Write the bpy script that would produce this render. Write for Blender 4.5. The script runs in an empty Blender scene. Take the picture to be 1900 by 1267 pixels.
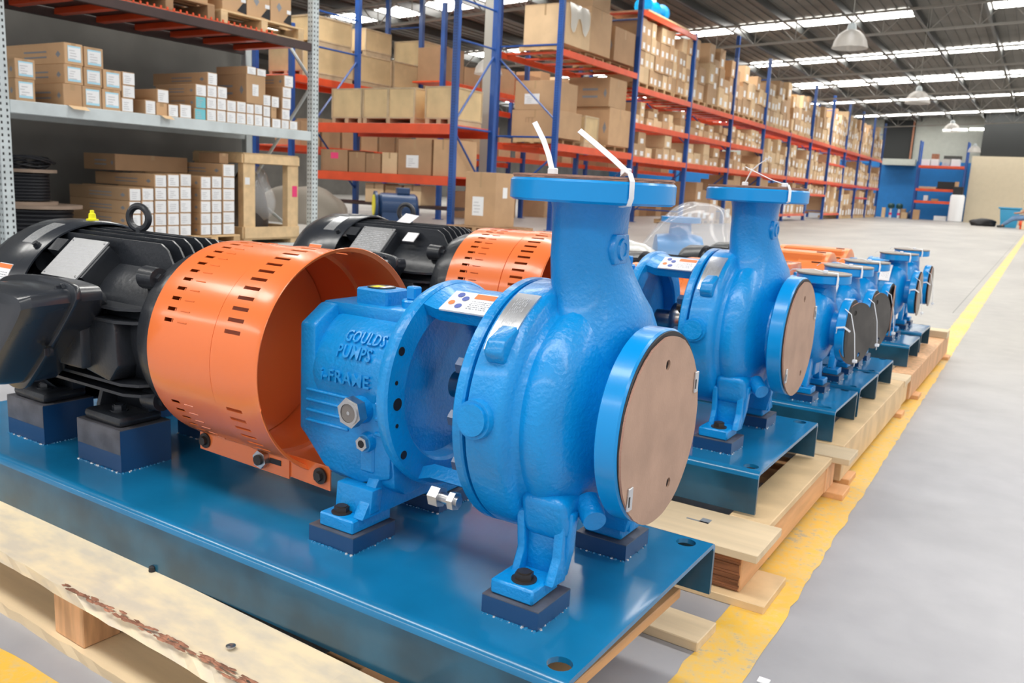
import bpy, bmesh, math, random
from mathutils import Vector, Matrix
random.seed(7)
PI = math.pi
R = math.radians
C = bpy.context.scene.collection
SC = bpy.context.scene

# ------------------------------------------------------------------ camera
F = 1575.85
yaw, pitch, roll = .5455, .1843, .0512
ca, sa, cb, sb, cc, sc_ = math.cos(yaw), math.sin(yaw), math.cos(pitch), math.sin(pitch), math.cos(roll), math.sin(roll)
Rr = Matrix(((cc, -sc_, 0), (sc_, cc, 0), (0, 0, 1)))
Rx = Matrix(((1, 0, 0), (0, cb, -sb), (0, sb, cb)))
Ba = Matrix(((1, 0, 0), (0, 0, -1), (0, 1, 0)))
Rz = Matrix(((ca, sa, 0), (-sa, ca, 0), (0, 0, 1)))
W2C = Rr @ Rx @ Ba @ Rz            # rows: image right, image down, forward
M = Matrix((W2C[0], -W2C[1], -W2C[2])).transposed()
cam = bpy.data.cameras.new('camera')
cam.sensor_width = 36.0
cam.lens = F / 1900 * 36
cam.clip_start = .05
cam.clip_end = 300
cam.dof.use_dof = True
cam.dof.focus_distance = 1.55
cam.dof.aperture_fstop = 9.0
co = bpy.data.objects.new('camera', cam)
co.matrix_world = Matrix.Translation((0, 0, 1)) @ M.to_4x4()
C.objects.link(co)
SC.camera = co
# ------------------------------------------------------------------ world, light, exposure
w = bpy.data.worlds.new('overcast_sky')
SC.world = w
w.use_nodes = True
bg = w.node_tree.nodes['Background']
bg.inputs[0].default_value = (.93, .96, 1.0, 1)
bg.inputs[1].default_value = .6
SC.view_settings.view_transform = 'Standard'
SC.view_settings.look = 'None'
SC.view_settings.gamma = 1
SC.view_settings.use_curve_mapping = False
SC.view_settings.exposure = 0.3
SKYLIGHT = 11.0

# ------------------------------------------------------------------ materials
MT = {}
def mat(name, col, rough=.5, metal=0, bump=0, bscale=60, var=0, vscale=4, rnd=0, emit=0, coat=0, alpha=1, spec=None, trans=0, grain=None, dark=None):
    m = bpy.data.materials.new(name)
    m.use_nodes = True
    nt = m.node_tree
    n = nt.nodes
    b = n['Principled BSDF']
    b.inputs['Base Color'].default_value = (*col, 1)
    b.inputs['Roughness'].default_value = rough
    b.inputs['Metallic'].default_value = metal
    b.inputs['Coat Weight'].default_value = coat
    b.inputs['Coat Roughness'].default_value = .12
    if spec is not None: b.inputs['Specular IOR Level'].default_value = spec
    if trans: b.inputs['Transmission Weight'].default_value = trans
    if alpha < 1: b.inputs['Alpha'].default_value = alpha
    if emit:
        b.inputs['Emission Color'].default_value = (*col, 1)
        b.inputs['Emission Strength'].default_value = emit
    tc = n.new('ShaderNodeTexCoord')
    last = None
    if var or grain or dark:
        if grain:
            mp = n.new('ShaderNodeMapping')
            mp.inputs['Scale'].default_value = grain
            nt.links.new(tc.outputs['Object'], mp.inputs[0])
            src = mp.outputs[0]
            if rnd:
                oi = n.new('ShaderNodeObjectInfo')
                ad = n.new('ShaderNodeVectorMath'); ad.operation = 'ADD'
                ml = n.new('ShaderNodeMath'); ml.operation = 'MULTIPLY'; ml.inputs[1].default_value = 37
                nt.links.new(oi.outputs['Random'], ml.inputs[0])
                nt.links.new(src, ad.inputs[0]); nt.links.new(ml.outputs[0], ad.inputs[1])
                src = ad.outputs[0]
        else:
            src = tc.outputs['Object']
        nz = n.new('ShaderNodeTexNoise')
        nz.inputs['Scale'].default_value = vscale
        nz.inputs['Detail'].default_value = 5
        nt.links.new(src, nz.inputs['Vector'])
        mx = n.new('ShaderNodeMix'); mx.data_type = 'RGBA'
        mr = n.new('ShaderNodeMapRange')
        mr.inputs['From Min'].default_value = .35; mr.inputs['From Max'].default_value = .65
        nt.links.new(nz.outputs['Fac'], mr.inputs['Value'])
        nt.links.new(mr.outputs[0], mx.inputs[0])
        d = dark or tuple(c * (1 - var) for c in col)
        mx.inputs[6].default_value = (*d, 1)
        mx.inputs[7].default_value = (*(tuple(min(1, c * (1 + var * .4)) for c in col)), 1)
        last = mx.outputs[2]
    if rnd:
        oi = n.new('ShaderNodeObjectInfo')
        mr2 = n.new('ShaderNodeMapRange')
        mr2.inputs['To Min'].default_value = 1 - rnd; mr2.inputs['To Max'].default_value = 1 + rnd
        nt.links.new(oi.outputs['Random'], mr2.inputs['Value'])
        vm = n.new('ShaderNodeVectorMath'); vm.operation = 'SCALE'
        if last is not None: nt.links.new(last, vm.inputs[0])
        else: vm.inputs[0].default_value = col
        nt.links.new(mr2.outputs[0], vm.inputs['Scale'])
        last = vm.outputs[0]
    if last is not None:
        nt.links.new(last, b.inputs['Base Color'])
    if bump:
        nb = n.new('ShaderNodeTexNoise')
        nb.inputs['Scale'].default_value = bscale
        nb.inputs['Detail'].default_value = 3
        nt.links.new(tc.outputs['Object'], nb.inputs['Vector'])
        bp = n.new('ShaderNodeBump')
        bp.inputs['Strength'].default_value = bump
        bp.inputs['Distance'].default_value = .003
        nt.links.new(nb.outputs['Fac'], bp.inputs['Height'])
        nt.links.new(bp.outputs[0], b.inputs['Normal'])
    MT[name] = m
    return m

mat('pump_blue', (.0, .262, .66), .32, bump=.5, bscale=130, coat=.22, var=.12, vscale=9)
mat('pump_blue_smooth', (.0, .27, .68), .28, bump=.05, bscale=90, coat=.22)
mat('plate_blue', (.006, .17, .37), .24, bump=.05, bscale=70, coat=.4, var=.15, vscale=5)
mat('web_blue_reflection', (.012, .085, .15), .28, bump=.05, bscale=40, coat=.3, var=.4, vscale=7)  # plate paint darkened and greyed: the plank's reflection is put into the colour
mat('pad_blue', (.008, .055, .16), .35, bump=.06, bscale=60, coat=.2)
mat('pad_top', (.13, .13, .15), .45, metal=.3, bump=.05, var=.3, vscale=20)
mat('guard_orange', (.82, .185, .045), .27, coat=.4, bump=.02, bscale=8)
mat('guard_pale', (.9, .24, .06), .35, coat=.2)
mat('motor_black', (.018, .021, .027), .36, bump=.3, bscale=80, coat=.15)
mat('motor_smooth', (.022, .026, .034), .27, bump=.08, bscale=50, coat=.25)
mat('black', (.008, .008, .01), .5)
mat('steel', (.55, .55, .56), .3, metal=1, bump=.05)
mat('bolt_dark', (.06, .05, .045), .45, metal=.6, bump=.1)
mat('shaft', (.35, .33, .32), .22, metal=1)
mat('plate_metal', (.62, .63, .65), .3, metal=.75, bump=.03, bscale=120)
mat('sticker', (.82, .82, .85), .4)
mat('print_grey', (.25, .27, .30), .5)
mat('print_faint', (.50, .51, .54), .5)
mat('print_orange', (.85, .2, .05), .5)
mat('print_blue', (.08, .12, .4), .5)
mat('print_yellow', (.8, .7, .02), .4)
mat('yellow_plastic', (.85, .8, .01), .4)
mat('glass_oil', (.16, .14, .13), .12, coat=.5)
mat('hardboard', (.46, .295, .215), .62, var=.16, vscale=9, bump=.1, bscale=200)
mat('board_dark', (.075, .068, .064), .55, var=.3, vscale=12)
mat('hardboard_grey', (.30, .265, .235), .6, var=.2, vscale=8)
mat('gasket', (.02, .02, .022), .6)
mat('fibre_edge', (.36, .20, .15), .8, bump=.5, bscale=300)
mat('nylon', (.82, .84, .88), .35, spec=.5)
mat('wood_pale', (.70, .55, .36), .6, grain=(1.2, 16, 16), vscale=2, var=.10, rnd=.08, bump=.15, bscale=50)
mat('wood_stain', (.86, .71, .48), .6, grain=(4, 9, 9), vscale=2.6, rnd=.04, bump=.15, bscale=50, dark=(.64, .56, .45))
mat('wood_orange', (.70, .38, .18), .6, grain=(14, 1.6, 14), vscale=2, var=.16, rnd=.1, bump=.15, bscale=50)
mat('wood_block', (.74, .42, .22), .6, grain=(20, 20, 3), vscale=2, var=.28, rnd=.06, bump=.12, bscale=50)
mat('wood_beam', (.74, .53, .30), .6, grain=(3, 3, 3), vscale=3, var=.14, rnd=.08, bump=.12, bscale=50)
mat('wood_end', (.36, .15, .07), .8, grain=(3, 3, 40), vscale=2, var=.6, bump=.9, bscale=45)
mat('bark', (.40, .18, .11), .9, bump=1, bscale=60, var=.5, vscale=30)
mat('rack_pallet', (.62, .42, .22), .7, rnd=.2, var=.2)
mat('carton', (.50, .315, .175), .75, rnd=.16, var=.08, vscale=3)
mat('carton_light', (.70, .50, .30), .75, rnd=.12, var=.08, vscale=3)
mat('carton_dark', (.40, .24, .13), .8, rnd=.12, var=.1, vscale=3)
mat('tape', (.42, .27, .14), .35)
mat('crate_ply', (.68, .50, .27), .65, rnd=.08, var=.14, vscale=2.5)
mat('crate_batten', (.58, .44, .28), .7, rnd=.08, var=.2)
mat('label_white', (.80, .81, .83), .5, rnd=.04)
mat('label_blue', (.38, .66, .80), .5)
mat('label_cyan', (.16, .52, .60), .5)
mat('label_pink', (.85, .05, .20), .5)
mat('rack_orange', (.78, .085, .02), .38, var=.12, vscale=3, coat=.2)
mat('rack_blue', (.012, .075, .32), .35, var=.15, vscale=3, coat=.2)
mat('rack_grey', (.56, .62, .64), .4, var=.12, vscale=4)
mat('brown_beam', (.055, .03, .028), .5, var=.2)
mat('wall_grey', (.13, .125, .115), .85, var=.22, vscale=1.2, bump=.1, bscale=12)
mat('wall_blue', (.008, .16, .46), .6, var=.06)
mat('wall_white', (.40, .42, .38), .8, var=.05)
mat('wall_cream', (.60, .52, .38), .7, var=.03)
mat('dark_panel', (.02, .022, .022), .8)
mat('roof_sheet', (.17, .165, .155), .75, var=.2, vscale=.6)
mat('purlin', (.045, .047, .045), .4)
mat('truss', (.33, .32, .29), .5)
mat('truss_dark', (.09, .09, .088), .5)
mat('skylight', (1.0, .98, .93), .6, emit=SKYLIGHT)
mat('lamp_glow', (.9, 1, 1), .6, emit=7)
mat('lamp_glass', (.75, .72, .68), .35, alpha=.55, var=.1)
mat('film', (.86, .88, .9), .10, alpha=.28, bump=1, bscale=14, coat=.6)
mat('film_milky', (.80, .80, .76), .2, alpha=.72, bump=1, bscale=22, coat=.6)
mat('bin_blue', (.03, .28, .5), .5)
mat('jeans', (.12, .22, .38), .8, var=.2, vscale=9)
mat('shirt', (.70, .35, .38), .8)
mat('skin', (.45, .24, .16), .6)
mat('hair', (.02, .015, .012), .6)
mat('shoe', (.02, .025, .025), .6)
mat('dark_green', (.01, .06, .06), .5)
mat('grey_cloth', (.20, .175, .145), .9, bump=.6, bscale=18)
mat('cable_black', (.012, .013, .018), .45)
mat('reel_wood', (.34, .25, .19), .8, var=.2)
mat('motor_navy', (.012, .045, .13), .4, coat=.2)

# floor: polished concrete with stains
m = mat('concrete', (.50, .50, .52), .42)
nt = m.node_tree; n = nt.nodes; b = n['Principled BSDF']
geo = n.new('ShaderNodeNewGeometry')
n1 = n.new('ShaderNodeTexNoise'); n1.inputs['Scale'].default_value = .9; n1.inputs['Detail'].default_value = 6
n2 = n.new('ShaderNodeTexNoise'); n2.inputs['Scale'].default_value = 7; n2.inputs['Detail'].default_value = 8
mp = n.new('ShaderNodeMapping'); mp.inputs['Scale'].default_value = (1, .35, 1)
nt.links.new(geo.outputs['Position'], mp.inputs[0])
nt.links.new(mp.outputs[0], n1.inputs['Vector']); nt.links.new(geo.outputs['Position'], n2.inputs['Vector'])
mu = n.new('ShaderNodeMath'); mu.operation = 'MULTIPLY_ADD'; mu.inputs[1].default_value = .4
nt.links.new(n2.outputs['Fac'], mu.inputs[0]); nt.links.new(n1.outputs['Fac'], mu.inputs[2])
cr = n.new('ShaderNodeValToRGB')
cr.color_ramp.elements[0].position = .42; cr.color_ramp.elements[0].color = (.27, .27, .30, 1)
cr.color_ramp.elements[1].position = .88; cr.color_ramp.elements[1].color = (.40, .40, .43, 1)
nt.links.new(mu.outputs[0], cr.inputs[0])
# the slab colour turns warmer further down the hall
sx = n.new('ShaderNodeSeparateXYZ'); nt.links.new(geo.outputs['Position'], sx.inputs[0])
mr = n.new('ShaderNodeMapRange'); mr.inputs['From Min'].default_value = 3.5; mr.inputs['From Max'].default_value = 7
nt.links.new(sx.outputs['Y'], mr.inputs['Value'])
mx = n.new('ShaderNodeMix'); mx.data_type = 'RGBA'; mx.blend_type = 'MULTIPLY'
mx.inputs[7].default_value = (1.0, .955, .83, 1)
nt.links.new(mr.outputs[0], mx.inputs[0]); nt.links.new(cr.outputs[0], mx.inputs[6])
nt.links.new(mx.outputs[2], b.inputs['Base Color'])
bp = n.new('ShaderNodeBump'); bp.inputs['Strength'].default_value = .08; bp.inputs['Distance'].default_value = .01
nt.links.new(n2.outputs['Fac'], bp.inputs['Height']); nt.links.new(bp.outputs[0], b.inputs['Normal'])
# worn yellow floor paint
m = mat('floor_paint', (.88, .60, .10), .45)
nt = m.node_tree; n = nt.nodes; b = n['Principled BSDF']
geo = n.new('ShaderNodeNewGeometry')
n1 = n.new('ShaderNodeTexNoise'); n1.inputs['Scale'].default_value = 38; n1.inputs['Detail'].default_value = 8; n1.inputs['Roughness'].default_value = .7
n3 = n.new('ShaderNodeTexNoise'); n3.inputs['Scale'].default_value = 2.2
nt.links.new(geo.outputs['Position'], n1.inputs['Vector']); nt.links.new(geo.outputs['Position'], n3.inputs['Vector'])
ad = n.new('ShaderNodeMath'); ad.operation = 'MULTIPLY_ADD'; ad.inputs[1].default_value = .55
nt.links.new(n3.outputs['Fac'], ad.inputs[0]); nt.links.new(n1.outputs['Fac'], ad.inputs[2])
cr = n.new('ShaderNodeValToRGB')
cr.color_ramp.elements[0].position = .68; cr.color_ramp.elements[0].color = (.82, .50, .07, 1)
cr.color_ramp.elements[1].position = .86; cr.color_ramp.elements[1].color = (.72, .50, .18, 1)
e = cr.color_ramp.elements.new(.93); e.color = (.50, .42, .28, 1)
nt.links.new(ad.outputs[0], cr.inputs[0]); nt.links.new(cr.outputs[0], b.inputs['Base Color'])

# ------------------------------------------------------------------ mesh helpers
class MB:
    def __init__(s):
        s.bm = bmesh.new(); s.mats = []
    def mi(s, m):
        if m is None: return 0
        if m not in s.mats: s.mats.append(m)
        return s.mats.index(m)
    def face(s, vs, i=0):
        try:
            f = s.bm.faces.new(vs); f.material_index = i; return f
        except ValueError: return None
    def box(s, x0, x1, y0, y1, z0, z1, bev=0, m=None, rot=None, seg=1):
        i = s.mi(m)
        c = Vector(((x0 + x1) / 2, (y0 + y1) / 2, (z0 + z1) / 2))
        h = Vector((abs(x1 - x0) / 2, abs(y1 - y0) / 2, abs(z1 - z0) / 2))
        vs = []
        for k in range(8):
            p = Vector((h.x * (1 if k & 1 else -1), h.y * (1 if k & 2 else -1), h.z * (1 if k & 4 else -1)))
            if rot: p = rot @ p
            vs.append(s.bm.verts.new(c + p))
        fs = [s.face([vs[a] for a in q], i) for q in ((0, 2, 3, 1), (4, 5, 7, 6), (0, 1, 5, 4), (2, 6, 7, 3), (0, 4, 6, 2), (1, 3, 7, 5))]
        if bev:
            es = list({e for f in fs for e in f.edges})
            bmesh.ops.bevel(s.bm, geom=es, offset=bev, segments=seg, affect='EDGES', profile=.5, clamp_overlap=True, material=i)
        return s
    def prism(s, poly, axis, a, b, m=None, bev=0, seg=2):
        i = s.mi(m)
        def P(u, v, t):
            return {'x': (t, u, v), 'y': (u, t, v), 'z': (u, v, t)}[axis]
        A = [s.bm.verts.new(P(u, v, a)) for u, v in poly]
        B = [s.bm.verts.new(P(u, v, b)) for u, v in poly]
        fs = [s.face(A, i), s.face(B[::-1], i)]
        k = len(poly)
        for j in range(k):
            fs.append(s.face([A[j], B[j], B[(j + 1) % k], A[(j + 1) % k]][::-1], i))
        fs = [f for f in fs if f]
        bmesh.ops.recalc_face_normals(s.bm, faces=fs)
        if bev:
            es = list({e for f in fs for e in f.edges})
            bmesh.ops.bevel(s.bm, geom=es, offset=bev, segments=seg, affect='EDGES', profile=.5, clamp_overlap=True, material=i)
        return s
    def ring(s, c, u, v, ru, rv, n, ph=0):
        return [s.bm.verts.new(c + u * (ru * math.cos(2 * PI * k / n + ph)) + v * (rv * math.sin(2 * PI * k / n + ph))) for k in range(n)]
    def skin(s, rings, caps=(1, 1), i=0, closed=False):
        n_ = len(rings[0]); fs = []
        q = list(zip(rings, rings[1:])) + ([(rings[-1], rings[0])] if closed else [])
        for A, B in q:
            for k in range(n_):
                fs.append(s.face([A[k], A[(k + 1) % n_], B[(k + 1) % n_], B[k]], i))
        if caps[0] and not closed: fs.append(s.face(rings[0][::-1], i))
        if caps[1] and not closed: fs.append(s.face(rings[-1], i))
        fs = [f for f in fs if f]
        bmesh.ops.recalc_face_normals(s.bm, faces=fs)
        return s
    def cyl(s, p0, p1, r0, r1=None, n=20, m=None, caps=(1, 1), ph=0):
        p0 = Vector(p0); p1 = Vector(p1); d = (p1 - p0).normalized()
        u = d.orthogonal().normalized(); v = d.cross(u)
        r1 = r0 if r1 is None else r1
        return s.skin([s.ring(p0, u, v, r0, r0, n, ph), s.ring(p1, u, v, r1, r1, n, ph)], caps, s.mi(m))
    def hexa(s, p0, p1, r, m=None): return s.cyl(p0, p1, r, n=6, m=m)
    def lathe(s, prof, c=(0, 0, 0), axis='x', n=48, m=None, caps=(1, 1), closed=False):
        c = Vector(c)
        ax, u, v = {'x': ((1, 0, 0), (0, 1, 0), (0, 0, 1)), 'y': ((0, 1, 0), (0, 0, 1), (1, 0, 0)), 'z': ((0, 0, 1), (1, 0, 0), (0, 1, 0))}[axis]
        ax, u, v = Vector(ax), Vector(u), Vector(v)
        return s.skin([s.ring(c + ax * t, u, v, r, r, n) for t, r in prof], caps, s.mi(m), closed)
    def tube(s, pts, r, n=8, m=None, r2=None, up=None, closed=False):
        pts = [Vector(p) for p in pts]; rings = []
        k = len(pts)
        u = None
        for j, p in enumerate(pts):
            d = (pts[(j + 1) % k] - pts[j - 1]) if closed else (pts[min(j + 1, k - 1)] - pts[max(j - 1, 0)])
            d.normalize()
            if up is not None:
                uu = Vector(up); uu = (uu - d * uu.dot(d)).normalized()
            elif u is None: uu = d.orthogonal().normalized()
            else: uu = (u - d * u.dot(d)).normalized()
            u = uu
            rr = r[j] if isinstance(r, (list, tuple)) else r
            rings.append(s.ring(p, u, d.cross(u), rr, r2 if r2 else rr, n, PI / n if n == 4 else 0))
        return s.skin(rings, (1, 1), s.mi(m), closed)
    def quad(s, pts, m=None):
        s.face([s.bm.verts.new(p) for p in pts], s.mi(m)); return s
    def done(s, name, m=None, parent=None, sharp=35, loc=None, rz=None, smooth=True):
        me = bpy.data.meshes.new(name)
        if smooth:
            for f in s.bm.faces: f.smooth = True
        s.bm.to_mesh(me); s.bm.free()
        ms = list(s.mats)
        if m and m not in ms:
            if ms: pass
            else: ms = [m]
        for q in ms: me.materials.append(MT[q])
        if smooth: me.set_sharp_from_angle(angle=R(sharp))
        o = bpy.data.objects.new(name, me)
        C.objects.link(o)
        if parent: o.parent = parent
        if loc: o.location = loc
        if rz: o.rotation_euler = (0, 0, rz)
        return o

def tag(o, label=None, cat=None, group=None, kind=None):
    if label: o['label'] = label
    if cat: o['category'] = cat
    if group: o['group'] = group
    if kind: o['kind'] = kind
    return o
def thing(name, label, cat, loc=(0, 0, 0), rz=0, group=None):
    o = bpy.data.objects.new(name, None)
    C.objects.link(o)
    o.empty_display_size = .05
    o.location = loc; o.rotation_euler = (0, 0, rz)
    return tag(o, label, cat, group)
KIDS = {}
def copy_tree(o, parent=None, loc=None, rz=None, label=None, group=None):
    c = o.copy(); C.objects.link(c); c.parent = parent
    if loc is not None: c.location = loc
    if rz is not None: c.rotation_euler = (0, 0, rz)
    if label: c['label'] = label
    if group: c['group'] = group
    for ch in list(o.children):
        if ch is not c: copy_tree(ch, c)
    return c
def linked_copy(o, parent=None, loc=None, rot=None):
    c = o.copy(); C.objects.link(c)
    c.parent = parent if parent else o.parent
    if loc is not None: c.location = loc
    if rot is not None: c.rotation_euler = rot
    return c
def text_mesh(txt, size, ext, bevel=0, spacing=1):
    cu = bpy.data.curves.new('text', 'FONT')
    cu.body = txt; cu.size = size; cu.extrude = ext; cu.bevel_depth = bevel; cu.align_x = 'LEFT'; cu.resolution_u = 2
    cu.space_character = spacing
    cu.offset = size * .004
    o = bpy.data.objects.new('text', cu); C.objects.link(o)
    dg = bpy.context.evaluated_depsgraph_get(); dg.update()
    me = bpy.data.meshes.new_from_object(o.evaluated_get(dg))
    bpy.data.objects.remove(o)
    return me
def ordn(k):
    w_ = ['first', 'second', 'third', 'fourth', 'fifth', 'sixth', 'seventh', 'eighth', 'ninth', 'tenth', 'eleventh', 'twelfth', 'thirteenth', 'fourteenth', 'fifteenth', 'sixteenth', 'seventeenth', 'eighteenth', 'nineteenth', 'twentieth']
    return w_[k] if k < 20 else 'last'

# ================================================================== setting
tag(MB().quad([(-30, -12, 0), (14, -12, 0), (14, 64, 0), (-30, 64, 0)], 'concrete').done('floor', smooth=False), kind='structure')
fl = bpy.data.objects['floor']
def paint(pts, nm='floor_marking'):
    return MB().quad(pts, 'floor_paint').done(nm, parent=fl, smooth=False)
def ragged(x0, x1, y0, y1, step, name, along='y'):
    mb = MB(); rs = random.Random(3); k = int((y1 - y0) / step); L_ = []
    for j in range(k + 1):
        t = y0 + (y1 - y0) * j / k
        a = x0 + rs.uniform(-.004, .004); b_ = x1 + rs.uniform(-.004, .004)
        L_.append([mb.bm.verts.new((a, t, .0012) if along == 'y' else (t, a, .0012)), mb.bm.verts.new((b_, t, .0012) if along == 'y' else (t, b_, .0012))])
    for A, B_ in zip(L_, L_[1:]): mb.face([A[0], A[1], B_[1], B_[0]] if along == 'y' else [A[1], A[0], B_[0], B_[1]], mb.mi('floor_paint'))
    return mb.done(name, parent=fl, smooth=False)
ragged(-.525, -.395, .7, 52, .05, 'floor_marking')
ragged(.70, .838, -9, -.40, .05, 'floor_marking', 'x')
# faint expansion joint next to the line
MB().box(-.60, -.594, 9, 52, .0006, .0012, m='purlin').done('floor_joint', parent=fl, smooth=False)

# roof: one slope rising to the right
Z0, SL = 6.9, .045
def zr(x): return Z0 + SL * x
ceil = tag(MB().quad([(-30, -12, zr(-30) + .02), (-30, 64, zr(-30) + .02), (14, 64, zr(14) + .02), (14, -12, zr(14) + .02)], 'roof_sheet').done('ceiling', smooth=False), kind='structure')
STR = [-8.5, -1.0, 6.8, 14.4, 21.9, 29.4, 37.0, 44.4, 52.5, 60.4]  # the nearer strips are out of view, added for lighting
purx = [-2.17 - 1.83 * k for k in range(-8, 15)]
def sk_panel(x0, x1, y, wd, nm='skylight_panel'):
    mb = MB(); i = mb.mi('skylight')
    for a, b_ in ((x0, x1),):
        vs = [mb.bm.verts.new(p) for p in ((a, y - wd, zr(a) - .012), (a, y + wd, zr(a) - .012), (b_, y + wd, zr(b_) - .012), (b_, y - wd, zr(b_) - .012))]
        mb.face(vs, i)
    return mb.done(nm, parent=ceil, smooth=False)
for k, y in enumerate(STR):
    for j, px in enumerate(purx):
        wd = .62 if k != 7 else .95
        if (k, j) in ((5, 9), (6, 7)): continue
        if px < -29 or px > 12.5: continue
        sk_panel(px + .10, px + 1.72, y, wd)
# corrugation ribs (joined: too fine to pick apart)
mb = MB(); i = mb.mi('roof_sheet')
xr = -29.8
while xr < 13.9:
    mb.box(xr, xr + .05, -12, 64, zr(xr) - .006, zr(xr) + .012)
    xr += .30
tag(mb.done('roof_rib', 'roof_sheet', ceil, smooth=False), kind='stuff')
for px in purx:
    MB().box(px - .05, px + .05, -12, 64, zr(px) - .24, zr(px) - .03, m='purlin').done('purlin', parent=ceil, smooth=False)
# lattice trusses across the hall
tp = None
for ty in [4.6, 12.2, 19.8, 27.6, 35.2, 42.6, 50.6, 58.6]:
    if tp is None:
        mb = MB()
        def bar(a, b_, r=.028): mb.cyl(a, b_, r, n=4, caps=(0, 0), m='truss')
        zt = lambda x: zr(x) - .27
        x0, x1 = -29.5, 13.5
        bar((x0, 0, zt(x0)), (x1, 0, zt(x1)), .045); bar((x0, 0, zt(x0) - .62), (x1, 0, zt(x1) - .62), .045)
        x = x0; k = 0
        while x < x1 - .6:
            if k % 2: bar((x, 0, zt(x)), (x + .62, 0, zt(x) - .62), .018)
            else: bar((x, 0, zt(x) - .62), (x + .62, 0, zt(x)), .018)
            if k % 2 == 0: bar((x, 0, zt(x)), (x, 0, zt(x) - .62), .014)
            x += .62; k += 1
        tp = mb.done('roof_truss', parent=ceil, smooth=False, loc=(0, ty, 0))
    else:
        linked_copy(tp, ceil, (0, ty, 0))

# walls
def wall(name, x0, x1, y0, y1, z0, z1, m):
    return tag(MB().box(x0, x1, y0, y1, z0, z1, m=m).done(name, smooth=False), kind='structure')
wl = wall('wall_left', -9.3, -9.15, -3, 8.0, 0, 6.4, 'wall_grey')
wall('wall_far_left', -30.2, -30, -12, 64, 0, 8, 'wall_grey')
wf = wall('wall_back', -30, 14, 63.2, 63.5, 0, 7.6, 'wall_white')
MB().box(-30, -4.3, 63.1, 63.2, 0, 3.75, m='wall_blue').done('paint_band', parent=wf, smooth=False)
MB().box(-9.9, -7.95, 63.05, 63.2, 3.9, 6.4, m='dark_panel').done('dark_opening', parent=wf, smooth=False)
MB().box(-9.6, -7.6, 62.2, 63.0, 3.45, 3.85, m='wall_white').done('duct_box', parent=wf, smooth=False)
MB().box(-8.08, -7.98, 62.9, 63.04, 3.8, 6.4, m='bark').done('down_pipe', parent=wf, smooth=False)
wp = wall('wall_partition', -4.25, 14, 61.2, 61.35, 0, 4.1, 'wall_cream')
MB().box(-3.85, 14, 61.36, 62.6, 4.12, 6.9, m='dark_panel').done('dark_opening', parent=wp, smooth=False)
wn = tag(MB().box(-6.3, -5.85, 63.17, 63.2, 5.74, 5.84, m='skylight').done('window_1', smooth=False), kind='structure')
tag(MB().box(-5.75, -4.9, 63.17, 63.2, 5.78, 5.89, m='skylight').done('window_2', smooth=False), kind='structure')
tag(MB().box(-4.75, -3.95, 63.17, 63.2, 5.82, 5.94, m='skylight').done('window_3', smooth=False), kind='structure')
# grey steel column between the cross racks
cl = MB(); cl.box(-10.67, -10.46, 15.8, 16.0, 0, 6.15, m='truss')
tag(cl.done('trim_1', smooth=False), kind='structure')

# ================================================================== pump units
AX = -.0158
UX = Vector((math.cos(AX), math.sin(AX), 0)); UY = Vector((-math.sin(AX), math.cos(AX), 0))
O = UX * -.523 + UY * 1.36
ZP = .27
def W(lx, ly, z=0): return O + UX * lx + UY * ly + Vector((0, 0, z))
H = .325

def bolt(parent, p, r=.014, h=.012, axis='z', m='bolt_dark', name='bolt', washer=True):
    mb = MB(); p = Vector(p); d = {'z': Vector((0, 0, 1)), '-y': Vector((0, -1, 0)), '-x': Vector((-1, 0, 0)), 'x': Vector((1, 0, 0))}[axis]
    if washer: mb.cyl(p, p + d * .003, r * 1.35, n=20, m=m)
    mb.hexa(p + d * .003, p + d * h, r, m=m)
    mb.cyl(p + d * h, p + d * (h + .002), r * .75, n=14, m=m)
    return mb.done(name, m, parent)

def plate_print(parent, fn, w_, h_, rows, seed, m='print_grey', name='lettering', band=None):
    """rows of small print on a curved or flat plate; fn(u,v,d)->Vector"""
    rs = random.Random(seed); mb = MB()
    for r_ in range(rows):
        v = h_ * (.12 + .76 * (r_ + .5) / rows); u = w_ * .06
        while u < w_ * .9:
            l = rs.uniform(.03, .12) * w_
            t = h_ * .76 / rows * rs.choice((.22, .34, .34))
            if u + l > w_ * .94: break
            if not (band and band[0] < u / w_ < band[1] and band[2] < v / h_ < band[3]):
                mb.quad([fn(u, v, .0012), fn(u + l, v, .0012), fn(u + l, v + t, .0012), fn(u, v + t, .0012)], m)
            u += l + w_ * rs.uniform(.02, .05)
    return tag(mb.done(name, m, parent, smooth=False), kind='stuff')

def grid_plate(fn, w_, h_, t, m, nu=1, nv=6):
    mb = MB(); i = mb.mi(m)
    T = [[mb.bm.verts.new(fn(w_ * a / nu, h_ * c / nv, t)) for a in range(nu + 1)] for c in range(nv + 1)]
    B_ = [[mb.bm.verts.new(fn(w_ * a / nu, h_ * c / nv, -.002)) for a in range(nu + 1)] for c in range(nv + 1)]
    for c in range(nv):
        for a in range(nu):
            mb.face([T[c][a], T[c][a + 1], T[c + 1][a + 1], T[c + 1][a]], i)
            mb.face([B_[c][a], B_[c + 1][a], B_[c + 1][a + 1], B_[c][a + 1]], i)
        mb.face([T[c][0], T[c + 1][0], B_[c + 1][0], B_[c][0]], i); mb.face([T[c][nu], B_[c][nu], B_[c + 1][nu], T[c + 1][nu]], i)
    mb.face([T[0][0], B_[0][0], B_[0][nu], T[0][nu]], i); mb.face([T[nv][0], T[nv][nu], B_[nv][nu], B_[nv][0]], i)
    bmesh.ops.recalc_face_normals(mb.bm, faces=mb.bm.faces[:])
    return mb

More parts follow.
